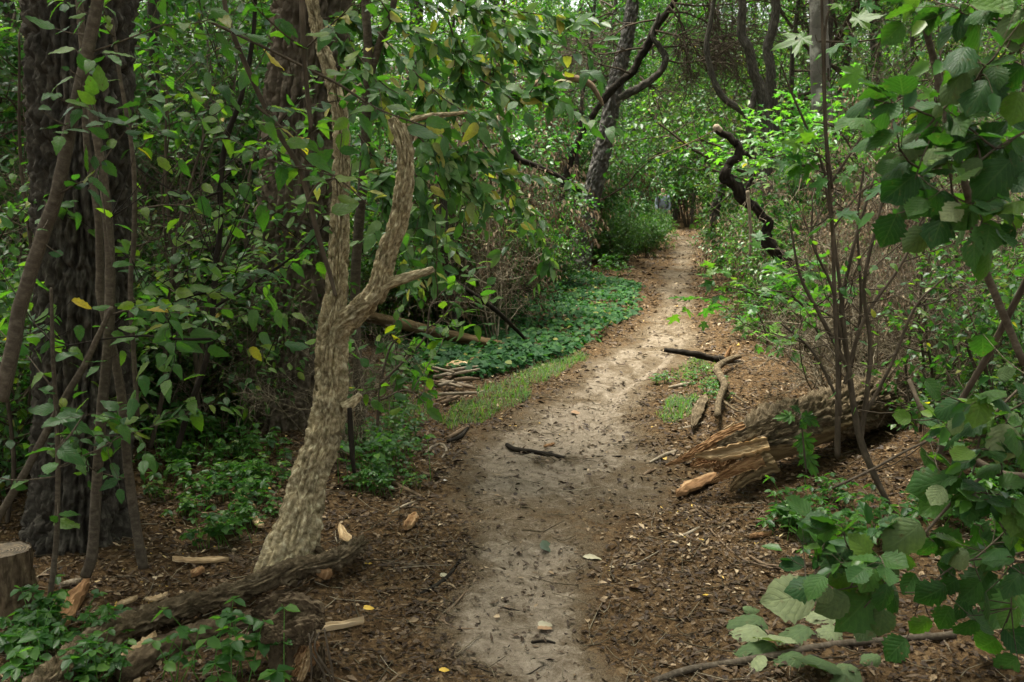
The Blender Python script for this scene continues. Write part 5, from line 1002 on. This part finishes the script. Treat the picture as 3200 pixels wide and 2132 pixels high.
BARE = dict(SHRUB, kids=[7, 6, 4], wander=[.12, .2, .25, .3], up=[.08, .05, .02, 0], leafy=0)
def make_bare(seed, h, stems, mat, tilt=.35):
    g = np.random.default_rng(seed); tubes = []
    for k in range(stems):
        a = g.uniform(0, 6.28); grow(g, A(.1*math.cos(a), .1*math.sin(a), -.04), nrm(A(math.cos(a)*tilt*g.uniform(.3, 1.5), math.sin(a)*tilt*g.uniform(.3, 1.5), 1)), h*g.uniform(.6, 1.1), .008*h**.5, 0, BARE, tubes, [])
    m = MB(); rnd = g.uniform(0, 1, len(tubes))
    for (pts, r0, r1, lv), q in zip(tubes, rnd): tube(m, pts, [r0, max(r1, .0012)], n=(5, 4, 3, 3)[lv], raw=True, cap=False, rnd=q)
    return m.data('stem', M[mat])
BS_ = [proto_thing('bare_shrub', 'shrub', (('stem', make_bare(310, 1.9, 7, 'dry')),)), proto_thing('bare_shrub', 'shrub', (('stem', make_bare(311, 1.2, 9, 'dry', .8)),)), proto_thing('bare_shrub', 'shrub', (('stem', make_bare(312, 2.6, 5, 'b_twig', .25)),))]
for k, (px, d, s, i) in enumerate(((2960, 9.2, 1, 0), (2720, 8.6, .9, 1), (2700, 8.0, 1.0, 0), (2860, 8.4, 1.0, 1), (2960, 7.6, 1.1, 0), (2780, 10, 1.2, 2), (2480, 11.5, .8, 2), (2630, 6.6, .8, 1), (3060, 9, 1.1, 0), (3080, 6.9, 1.1, 2), (2440, 17, .8, 1), (2900, 6.2, .8, 2), (2640, 7.4, .9, 1), (2790, 6.9, .9, 1), (2940, 7.0, .8, 1), (3040, 6.2, .8, 0), (2850, 9.4, 1.1, 1), (3000, 8.6, 1.0, 1))):
    place(BS_[i], Gd(px, d), k*2.1, s, 'leafless shrub of thin grey twigs in the tangle behind the broken log', 'leafless shrubs behind the broken log')
for k, (px, d, s, i) in enumerate(((470, 7.4, 1.0, 2), (620, 8.0, 1.0, 1), (740, 7.2, .8, 0), (560, 9.2, 1.0, 0), (840, 8.4, .8, 1), (150, 6.5, 1, 2), (700, 6.2, .6, 1), (30, 6, .9, 0), (560, 6.4, .9, 2), (480, 6.9, 1.0, 2))):
    place(BS_[i], Gd(px, d), k*1.9+.4, s, 'leafless shrub of thin twigs in the shade between the two thick trunks', 'leafless shrubs between the thick trunks')
for k, (px, d, s, i) in enumerate(((1090, 5.9, .7, 1), (1120, 7.6, .7, 1), (1480, 11.4, .8, 1), (1560, 10.4, 1.0, 0))):
    place(BS_[i], Gd(px, d), k*1.3+.9, s, 'dry twiggy brush behind the fork of the pale leaning trunk', 'dry brush behind the leaning trunk')
# ------------------------------------------------------------------ the right side
plant('bare_shrub', 'clump of dark bare stems fanning up in front of the broken log', 'shrub', [([(2804, 1625), (2732, 1484), (2682, 1347), (2646, 1108), (2630, 940), (2600, 700), (2560, 480)], [14, 20, 22, 17, 12, 9, 5], 4.7), ([(2617, 1425), (2620, 1200), (2624, 1000), (2660, 800), (2730, 560)], [19, 18, 15, 11, 6], 4.75), ([(2690, 1380), (2720, 1100), (2700, 900), (2740, 700), (2800, 480)], [16, 14, 12, 10, 6], 4.7), ([(2650, 1150), (2560, 980), (2500, 860), (2470, 700)], [14, 12, 9, 6], 4.7), ([(2640, 1200), (2700, 1000), (2820, 820), (2900, 640)], [13, 11, 9, 6], 4.7), ([(2630, 1060), (2600, 900), (2540, 760), (2540, 640)], [11, 9, 8, 5], 4.7), ([(2700, 1300), (2790, 1130), (2860, 960), (2960, 860)], [12, 10, 8, 5], 4.7), ([(2620, 1250), (2540, 1100), (2440, 1010)], [10, 8, 5], 4.7), ([(2660, 1150), (2690, 960), (2680, 700), (2700, 520)], [11, 9, 8, 5], 4.75)],
      OVA, mat='b_twig', twigs=34, tl=(.3, .8), seed=30, size=(.03, .05), gap=.6, lv=1, tw_up=.08)
ML = conv([(490, 250, 290, 340), (640, 230, 840, 220), (480, 130, 690, 100), (550, 10, 700, 60), (600, 420, 420, 520), (800, 470, 920, 470), (1040, 550, 890, 610), (290, 215, 20, 280), (380, 1105, 260, 1140), (500, 1080, 400, 1110), (740, 1110, 570, 1230), (560, 1010, 450, 1070), (400, 1340, 210, 1430), (500, 1310, 620, 1370), (400, 1320, 560, 1290), (560, 240, 460, 260), (330, 1170, 290, 1220), (470, 1160, 560, 1120), (620, 880, 760, 800), (450, 20, 360, 60), (860, 1000, 790, 960), (780, 560, 700, 620), (640, 700, 560, 660), (900, 330, 980, 320)], 2400, 0, .5102)
plant('maple_shrub', 'young maple with thin upright stems and lobed bright green leaves at the upper right', 'maple', [([(2625, 1300), (2609, 960), (2601, 714), (2589, 561), (2576, 332), (2568, 0), (2566, -100)], [12, 12, 11, 10, 9, 8, 7], 3.7), ([(2601, 590), (2581, 400), (2578, 102), (2604, 0), (2615, -80)], [10, 9, 8, 7, 6], 3.7), ([(2589, 575), (2548, 459), (2476, 296), (2440, 200)], [9, 8, 6, 4], 3.7), ([(2594, 577), (2690, 430), (2788, 286), (2900, 130)], [8, 7, 6, 4], 3.7), ([(2609, 660), (2560, 700), (2500, 720)], [6, 5, 3], 3.7), ([(2600, 720), (2690, 600), (2780, 560)], [7, 5, 3], 3.7), ([(2560, 130), (2680, 130), (2820, 110)], [6, 5, 3], 3.7)], MAP, mat='b_twig', twigs=2, tl=(.12, .25), explicit=ML, ed=3.7, seed=31, size=(.08, .13), gap=.12, face=(0, -.65, .8))
for k, (pts, d, tw) in enumerate(([[(2560, 1060), (2540, 1000), (2480, 930), (2390, 900)], 5.4, 5], [[(2620, 1000), (2500, 940), (2400, 930), (2290, 900)], 5.8, 5], [[(2400, 1100), (2390, 1030), (2360, 960)], 7.4, 6], [[(2620, 760), (2560, 520), (2480, 480), (2380, 470)], 10.4, 9], [[(2700, 780), (2640, 540), (2560, 460), (2470, 440)], 10.2, 10], [[(2760, 700), (2680, 500), (2610, 400), (2540, 380)], 10, 9], [[(2560, 800), (2520, 600), (2470, 520), (2420, 500)], 11, 8])):
    lab, grp = (('low maple spray of pale lobed leaves behind the crooked black branch foot', 'low maple sprays') if k < 3 else ('layered light green maple branch crossing in front of the slender trunks', 'layered maple branches'))
    plant('maple_shrub', lab, 'maple', [(pts, [9, 8, 6, 4], d)], MAP, mat='b_twig', twigs=tw, tl=(.15, .4) if k < 3 else (.4, .9), seed=40+k, size=(.07, .12), gap=.09, grp=grp, tw_up=-.01, up=A(0, 0, 1.6), nobj=120, stuff='emer', frm=.3)
plant('oak_seedling_plant', 'dark green pointed lobed leaves standing in front of the broken log', 'seedling', [([(2520, 1480), (2512, 1400), (2505, 1330), (2495, 1290)], [6, 6, 5, 4], 4.75)], OAKL, mat='b_twig', explicit=[(2505, 1340, 2525, 1440), (2500, 1310, 2530, 1345), (2490, 1300, 2420, 1300), (2500, 1290, 2560, 1330), (2510, 1400, 2540, 1480), (2505, 1290, 2470, 1265)], ed=4.7, seed=32, face=(0, -1, .5))
HU = conv([(1225, 80, 1010, 260), (1260, 110, 1400, 310), (1240, 20, 1500, 110), (1340, 420, 1330, 670), (1095, 695, 1250, 810), (1040, 650, 920, 800), (1040, 780, 940, 930), (905, 960, 740, 1005), (910, 1060, 740, 1235), (940, 1090, 1050, 1290), (1490, 980, 1260, 1160), (1560, 1080, 1430, 1200), (790, 1310, 700, 1520), (1080, 1310, 960, 1440), (1210, 1345, 1120, 1530), (1330, 1210, 1310, 1370), (1560, 400, 1430, 570), (1480, 700, 1568, 800), (1385, 830, 1255, 910), (1540, 830, 1430, 960), (1515, 1400, 1370, 1490), (1560, 1330, 1450, 1390), (1540, 560, 1450, 700), (1180, 30, 1230, 90), (1400, 320, 1300, 420), (1480, 120, 1568, 200), (1500, 860, 1568, 960)], 2400, 0, .5102)
HUP = conv([(1560, 60, 1420, 220), (1545, 280, 1395, 310), (1220, 430, 1050, 600), (930, 800, 770, 940), (950, 1000, 1105, 950), (1310, 980, 1170, 1045), (990, 1400, 840, 1530), (1180, 1250, 1050, 1370), (1300, 390, 1230, 460), (1040, 640, 1010, 720)], 2400, 0, .5102)
def hazel(label, stems, L, LP, d, seed, mat='b_grey', face=(0, -.75, .6), tw=9):
    r = plant('hazel_shrub', label, 'hazel', stems, HAZ, mat=mat, explicit=L, ed=d, seed=seed, face=face, twigs=tw, tl=(.12, .3), size=(.055, .095), gap=.07, nobj=140, frm=.15, stuff='green', hang=-.5)
    g = np.random.default_rng(seed+50); pos, X, Y, Z, sc = near_leaf_frames(LP, d-.05, g, face, .3, .25); leaf_objs(r, HAZP, pos, X, Y, Z, sc); return r
hazel('hazel with big toothed leaves hanging over the upper right corner', [([(3200, 1140), (3063, 800), (3038, 663), (3012, 561), (2976, 434), (2941, 286), (2910, 153), (2864, 0), (2850, -60)], [22, 23, 23, 23, 22, 21, 20, 19, 17], 2.9), ([(3260, 90), (3080, 230), (3000, 290), (2930, 360), (2860, 440), (2790, 480)], [10, 9, 8, 7, 5, 3], 2.6), ([(3260, 380), (3120, 460), (3050, 510), (2990, 540)], [9, 8, 6, 3], 2.6), ([(3260, 480), (3160, 520), (3090, 600), (3000, 650), (2900, 690)], [9, 8, 6, 5, 3], 2.6), ([(3000, 40), (3100, 60), (3220, 60)], [5, 7, 9], 2.6), ([(2930, 380), (2880, 500), (2860, 560)], [5, 5, 3], 2.6)], HU, HUP, 2.6, 33, tw=16)
LO = conv([(1420, 390, 1300, 470), (1250, 690, 1080, 720), (1240, 740, 1120, 850), (1568, 830, 1450, 910), (1165, 920, 1290, 1010), (1440, 980, 1325, 1050), (1480, 1040, 1568, 1160), (890, 1080, 715, 1115), (930, 1010, 820, 1075), (960, 1150, 840, 1110), (975, 1160, 1090, 1260), (1190, 1060, 1290, 1140), (1420, 1080, 1285, 1170), (1230, 1150, 1110, 1230), (1515, 1130, 1390, 1315), (900, 1190, 750, 1310), (690, 1150, 550, 1135), (1320, 1280, 1430, 1370), (1060, 1380, 960, 1475), (1350, 880, 1440, 960), (1080, 430, 1000, 420), (1140, 260, 1210, 330), (1330, 1180, 1240, 1260), (1300, 650, 1220, 760), (1500, 930, 1568, 1010), (1390, 60, 1400, 180), (1480, 1330, 1560, 1420), (1360, 1300, 1290, 1400), (1450, 1380, 1380, 1490), (1540, 1240, 1480, 1340), (1250, 1240, 1190, 1340), (1160, 1290, 1090, 1370), (1540, 1460, 1470, 1550), (1280, 1120, 1200, 1190), (1400, 1180, 1460, 1280), (1100, 1100, 1030, 1180), (1040, 1000, 1100, 1080), (1180, 960, 1120, 1040), (1380, 1130, 1320, 1230)], 2068, 1000, .722)
LP = conv([(1340, 385, 1450, 350), (1568, 450, 1455, 425), (1500, 450, 1420, 590), (1300, 720, 1465, 785), (1215, 720, 1150, 800), (1120, 880, 970, 1010), (1010, 1050, 950, 1110), (665, 1185, 450, 1255), (810, 1200, 670, 1270), (960, 1250, 930, 1380), (900, 1290, 830, 1380), (740, 1165, 660, 1200), (1330, 1010, 1240, 1060), (1450, 240, 1520, 220), (1290, 420, 1250, 480)], 2068, 1000, .722)
hazel('drooping hazel branch with a heap of big leaves in the lower right corner', [([(3300, 1560), (3120, 1480), (3020, 1530), (2930, 1620), (2830, 1740), (2760, 1830), (2700, 1900)], [12, 11, 10, 9, 8, 6, 4], 3.0), ([(3300, 1700), (3140, 1740), (3000, 1760), (2880, 1850)], [10, 8, 6, 4], 3.0), ([(3220, 1180), (3080, 1330), (3040, 1480)], [8, 7, 6], 3.0), ([(3020, 1530), (3100, 1600), (3160, 1720), (3160, 1900)], [7, 6, 5, 3], 3.0), ([(2770, 1810), (2640, 1840), (2520, 1860)], [6, 5, 3], 3.0), ([(2800, 1780), (2720, 1730), (2640, 1720)], [5, 4, 3], 3.0)], LO, LP, 3.05, 34, tw=24)
g = np.random.default_rng(66)
FL = conv([(440, 1290, 300, 1340), (420, 1325, 310, 1400), (490, 1400, 300, 1480), (640, 1330, 480, 1380), (740, 1260, 650, 1320), (820, 1490, 600, 1568), (700, 1470, 620, 1560), (950, 1460, 870, 1470), (430, 1450, 360, 1490), (520, 1370, 440, 1440), (800, 1540, 690, 1600), (600, 1440, 540, 1500), (350, 1250, 430, 1240), (760, 1330, 700, 1380)], 2068, 1000, .722)
for q in FL:
    b, t = G(q[0], q[1], .03), G(q[2], q[3], .03); v = t-b; o = bpy.data.objects.new('fallen_leaf', HAZP[int(g.integers(0, 6))]); C.objects.link(o)
    X, Y, Z = frames(v[None], np.array([[0, -.3, 1.]]), .25, g); s = min(np.linalg.norm(v), .2); X, Y, Z = X[0]*s, Y[0]*s, Z[0]*s
    o.matrix_basis = Matrix(((X[0], Y[0], Z[0], b[0]), (X[1], Y[1], Z[1], b[1]), (X[2], Y[2], Z[2], b[2]), (0, 0, 0, 1)))
    o['label'] = 'big wilted leaf lying pale side up on the litter by the brown rod'; o['category'] = 'leaf'; o['group'] = 'wilted leaves by the brown rod'
for lab, pts, ws, d in (('long thin dark stick leaning from the right edge down to the litter', [(2913, 1485), (2985, 1289), (3070, 1140), (3144, 1000), (3230, 830)], [16, 20, 20, 20, 18], [3.9, 3.8, 3.7, 3.6, 3.5]),
                        ('grey bare branch bending down right behind the long leaning stick', [(2841, 1188), (2898, 1310), (3007, 1412), (3122, 1477), (3210, 1490)], [14, 18, 20, 22, 22], [4.8, 4.6, 4.4, 4.3, 4.2]),
                        ('thin straight twig slanting up from the seedlings to the right', [(2602, 1525), (2720, 1470), (2830, 1410), (2955, 1352)], [8, 8, 8, 6], [4.0, 4.1, 4.2, 4.3])):
    stick(lab, pts, ws, 'b_twig', d=d, cat='branch', name='bare_branch')
M['herb'] = leaf_mat('herb_leaf', [(0, (.022, .07, .016)), (.6, (.038, .108, .02)), (1, (.07, .15, .022))], vein=False, spots=False, trans=.45)
for lab, q, mt, s in (('small bright yellow leaf lying alone on the dark litter low on the right', (2196, 1862, 2214, 1852), 'y', 1), ('yellow leaf on the litter at the bottom edge left of the sand', (1372, 2095, 1408, 2086), 'y', 1), ('yellowish oval leaf lying on the litter right of the rotten stump', (1135, 1900, 1172, 1894), 'y', 1), ('wilted pale leaf in the middle of the trodden path', (1820, 1740, 1880, 1733), 'p', 1), ('grey green curled leaf on the pale sand', (1680, 1952, 1728, 1945), 'p', 1), ('large brown withered leaf on the pale sand above the bottom sticks', (1680, 1965, 1730, 1950), 'b', 1), ('crumpled dark green leaf clump lying in the middle of the path', (1690, 1715, 1745, 1690), 'g', 1), ('pale curled leaf at the left rim of the sand above the dark stick', (1375, 1800, 1405, 1790), 'p', 1), ('tiny white scrap lying on the litter at the left verge', (1380, 1502, 1398, 1496), 'w', 1), ('orange yellow leaf by the fallen rough log right end', (1140, 1762, 1165, 1752), 'y', 1), ('tan leaf lying on the sand beyond the mossy stick', (1785, 1290, 1820, 1282), 'b', 1)):
    b, t = G(q[0], q[1], .015), G(q[2], q[3], .02); v = t-b; m = MB(); tp = leaf_fine(P_OVATE, 9, .25, .3, .04, .4, len(lab)); X, Y, Z = frames(v[None], np.array([[0, -.2, 1.]]), .2, g); scatter(m, tp, b[None], X, Y, Z, np.array([np.linalg.norm(v)]), np.array([.5]))
    solo('fallen_leaf', m, {'y': plain('yellow_leaf', (.5, .32, .03), .6), 'p': plain('pale_leaf', (.3, .27, .17), .6), 'b': plain('brown_leaf', (.24, .14, .065), .7), 'g': plain('dark_green_leaf', (.04, .06, .03), .6), 'w': plain('white_scrap', (.75, .73, .68), .8)}[mt], lab, 'leaf', b)
# ------------------------------------------------------------------ small plants on the floor
def make_herb(seed, n, h, tpl, s0, s1, mat, per=5, tilt=.7):
    g = np.random.default_rng(seed); st, lv = MB(), []
    for k in range(n):
        a = g.uniform(0, 6.28); hh = h*g.uniform(.5, 1.1); d = A(math.cos(a)*tilt*g.uniform(.2, 1), math.sin(a)*tilt*g.uniform(.2, 1), 1)*hh; b = A(g.normal(0, .05), g.normal(0, .05), -.01)
        tube(st, [b, b+d*.6+A(0, 0, .02), b+d], [.0022, .0012], n=4, steps=5, cap=False)
        for q in range(per):
            an = a+(q-(per-1)/2)*(5.2/per); lv.append((b+d, nrm(A(math.cos(an), math.sin(an), g.normal(-.15, .2)))))
        for q in range(2): lv.append((b+d*.6, nrm(A(math.cos(a+2+q*2), math.sin(a+2+q*2), 0))))
    fo = leafmesh(lv, g, tpl, s0, s1, roll=.25); return proto_thing('herb_plant', 'plant', (('stem', st.data('stem', M['grass'])), ('foliage', fo.data('foliage', M[mat]))))
HB = [make_herb(401, 7, .16, leaf_mid(.34), .03, .052, 'herb'), make_herb(402, 6, .2, leaf_mid(.4), .035, .055, 'herb', 3), make_herb(403, 4, .12, leaf_mid(.34), .045, .068, 'herb', 5), make_herb(404, 8, .12, leaf_lite(.4), .025, .045, 'yel', 3)]
g = np.random.default_rng(77)
def herbs(poly, n, lab, grp, kinds=(0, 1, 2, 3), s=(.6, 1.2)):
    for p in poly_pts(poly, n, g): place(HB[int(g.choice(kinds))], A(p[0], p[1], float(H(p[0], p[1]))), g.uniform(0, 6.28), g.uniform(*s), lab, grp)
herbs([(430, 1480), (560, 1400), (880, 1420), (860, 1560), (800, 1720), (560, 1720), (450, 1640)], 46, 'low green herb in the patch between the bent sapling and the leaning trunk', 'herbs left of the leaning trunk', s=(.6, 1.15))
herbs([(-60, 1990), (150, 1960), (330, 2060), (430, 2132), (300, 2200), (-60, 2200)], 19, 'leafy dark herb crowding the bottom left corner', 'herbs in the bottom left corner', (0, 1, 2), (.7, 1.1))
herbs([(560, 2080), (760, 2060), (880, 2132), (600, 2180)], 4, 'dark herb growing at the bottom edge left of the rotten stump', 'herbs by the rotten stump', (1, 2), (.8, 1.3))
herbs([(1100, 1380), (1300, 1340), (1400, 1440), (1330, 1500), (1150, 1600), (1090, 1540)], 30, 'bright green herb right of the leaning trunk by the path edge', 'herbs right of the leaning trunk', (0, 1, 3))
herbs([(2230, 960), (2330, 900), (2520, 900), (2560, 1080), (2400, 1110), (2290, 1070)], 36, 'green seedling on the right verge above the broken dark branch', 'seedlings on the right verge', (0, 1, 3), (.8, 1.5))
herbs([(2440, 1600), (2560, 1540), (2800, 1600), (2850, 1700), (2600, 1760), (2450, 1700)], 18, 'small seedling on the litter between the big log and the hazel heap', 'seedlings below the big log', (0, 1, 2))
herbs([(2050, 1200), (2200, 1120), (2250, 1250), (2120, 1330)], 16, 'tiny herb among twigs beside the twisted grey branch', 'herbs beside the twisted branch', (3, 0), (.4, .8))
herbs([(1030, 1240), (1240, 1150), (1350, 1200), (1200, 1330)], 14, 'green herb behind the leaning trunk left of the debris heap', 'herbs behind the leaning trunk', (0, 1, 3))
herbs([(350, 1340), (560, 1240), (860, 1260), (860, 1400), (500, 1440)], 26, 'weedy herb in the shade in front of the second thick trunk', 'herbs before the second trunk', (0, 1, 3), (.8, 1.6))
herbs([(2850, 1560), (3200, 1450), (3260, 1700), (2950, 1720)], 24, 'low herb under the hazel at the right edge', 'herbs under the hazel', (0, 2))
herbs([(1500, 870), (1700, 850), (1960, 870), (1990, 800), (1800, 780), (1600, 800)], 40, 'leafy herb along the back of the ivy under the birch', 'herbs under the birch', (1, 0), (1.2, 2.2))
for px, d, s, i in ((2350, 13.5, .5, 0), (2430, 12, .5, 2), (2520, 11, .55, 0), (2620, 10.2, .6, 3), (2300, 18, .5, 2), (2710, 9, .5, 2)):
    place(SP_[i], Gd(px, d), px, s, 'leafy green bush behind the black crooked dead branch', 'bushes behind the crooked branch')
for px, d, s in ((1260, 11.8, .8), (1330, 12.2, .9), (1420, 12.5, .8), (1190, 10.8, .7), (1700, 16.5, 1.0), (1640, 15, .9)):
    place(SP_[4], Gd(px, d), px, s, 'low leafy bush in the brush behind the ivy and the fallen pole', 'low bushes behind the ivy')
for px, d, s in ((480, 7.2, .9), (700, 7.8, 1.0), (360, 6.6, .8), (820, 8.6, .9), (60, 5.6, .9), (-60, 5, .9), (640, 6.8, .7), (420, 6.4, .8), (560, 6.6, .9), (760, 7.0, .9)):
    place(SP_[4], Gd(px, d), px, s, 'low leafy bush in the shade between the two thick trunks', 'low bushes between the thick trunks')
for px, d, s, i in ((430, 7.0, .62, 2), (560, 7.5, .7, 2), (690, 7.7, .7, 0), (800, 8.2, .75, 2), (340, 6.3, .5, 2), (500, 8.4, .8, 0)):
    place(SP_[i], Gd(px, d), px, s, 'bright leafy bush filling the gap between the two thick trunks', 'leafy bushes between the thick trunks')
for px, d, s in ((2680, 9.4, .9), (2900, 9, 1.0), (3050, 7.6, .9), (3150, 6.4, 1.0), (2800, 11, 1.1), (2460, 12.5, 1.0), (2360, 16, 1.0), (3230, 5.2, .9), (2520, 10.4, 1.0), (2600, 9.6, .9), (2440, 14, 1.1), (2560, 12.4, 1.3), (2660, 11.4, 1.3), (2740, 9.8, 1.1), (2840, 8.6, .9), (2500, 16, 1.4)):
    place(SP_[4], Gd(px, d), px, s, 'low leafy bush behind the broken log on the right', 'low bushes behind the broken log')
for px, d, s, i in ((1440, 11.6, .8, 0), (1560, 13.4, .9, 1), (1500, 17, .7, 3), (1440, 14.6, .8, 3), (1380, 12.6, .9, 1)):
    place(SP_[i], Gd(px, d), px, s, 'green bush mixed into the dried brown brush left of the birch', 'green bushes in the dried brush')
for px, d, s, i in ((1740, 22, 1.0, 0), (1850, 24, 1.1, 1), (1950, 27, 1.0, 3), (1690, 25, 1.1, 2), (1900, 32, 1.2, 1), (1800, 28, 1.2, 0)):
    place(SP_[i], Gd(px, d), px, s, 'leafy green shrub growing behind the leaning birch left of the path', 'leafy green shrubs behind the leaning birch')
# ------------------------------------------------------------------ the walker far down the path
def person():
    b = Gd(2069, 36); r = root('person', 'small distant walker in a grey blue jacket and dark trousers at the path end', 'person', b)
    def skin(name, V, E, R_, mat, lv=2):
        me = bpy.data.meshes.new(name); me.from_pydata(V, E, []); o = bpy.data.objects.new(name, me); C.objects.link(o); o.parent = r; md = o.modifiers.new('skin', 'SKIN'); md.use_smooth_shade = True
        for i, q in enumerate(R_): me.skin_vertices[0].data[i].radius = (q, q) if np.isscalar(q) else q
        me.skin_vertices[0].data[0].use_root = True
        o.modifiers.new('sub', 'SUBSURF').levels = lv; o.modifiers['sub'].render_levels = lv; me.materials.append(mat); return o
    V = [(0, 0, .95), (.09, 0, .9), (.10, .02, .5), (.10, .0, .08), (.11, -.14, .03), (-.09, 0, .9), (-.10, -.04, .5), (-.10, .06, .08), (-.11, -.08, .03), (0, 0, 1.2), (0, 0, 1.42), (0, 0, 1.52), (0, -.01, 1.62), (0, -.01, 1.70), (.18, 0, 1.40), (.24, .03, 1.13), (.22, -.05, .88), (.22, -.09, .80), (-.18, 0, 1.40), (-.24, .0, 1.13), (-.22, -.1, .9), (-.22, -.14, .82)]
    E = [(0, 1), (1, 2), (2, 3), (3, 4), (0, 5), (5, 6), (6, 7), (7, 8), (0, 9), (9, 10), (10, 11), (11, 12), (12, 13), (10, 14), (14, 15), (15, 16), (16, 17), (10, 18), (18, 19), (19, 20), (20, 21)]
    skin('body', V, E, [.10, .07, .05, .042, .04, .07, .05, .042, .04, .09, .09, .052, .085, .07, .06, .045, .034, .035, .06, .045, .034, .035], plain('walker_skin', (.45, .3, .22), .6))
    V = [(0, 0, .92), (0, 0, 1.2), (0, 0, 1.42), (.18, 0, 1.40), (.24, .03, 1.13), (.22, -.05, .9), (-.18, 0, 1.40), (-.24, 0, 1.13), (-.22, -.1, .92)]
    skin('jacket', V, [(0, 1), (1, 2), (2, 3), (3, 4), (4, 5), (2, 6), (6, 7), (7, 8)], [.16, .15, .14, .075, .06, .05, .075, .06, .05], plain('walker_jacket', (.17, .2, .25)))
    V = [(0, 0, .94), (.095, 0, .88), (.10, .02, .5), (.10, 0, .1), (-.095, 0, .88), (-.10, -.04, .5), (-.10, .06, .1)]
    skin('trousers', V, [(0, 1), (1, 2), (2, 3), (0, 4), (4, 5), (5, 6)], [.14, .1, .075, .06, .1, .075, .06], plain('walker_trousers', (.03, .035, .06)))
    skin('hair', [(0, .02, 1.68), (0, .03, 1.74)], [(0, 1)], [.095, .07], plain('walker_hair', (.08, .05, .03)))
person()
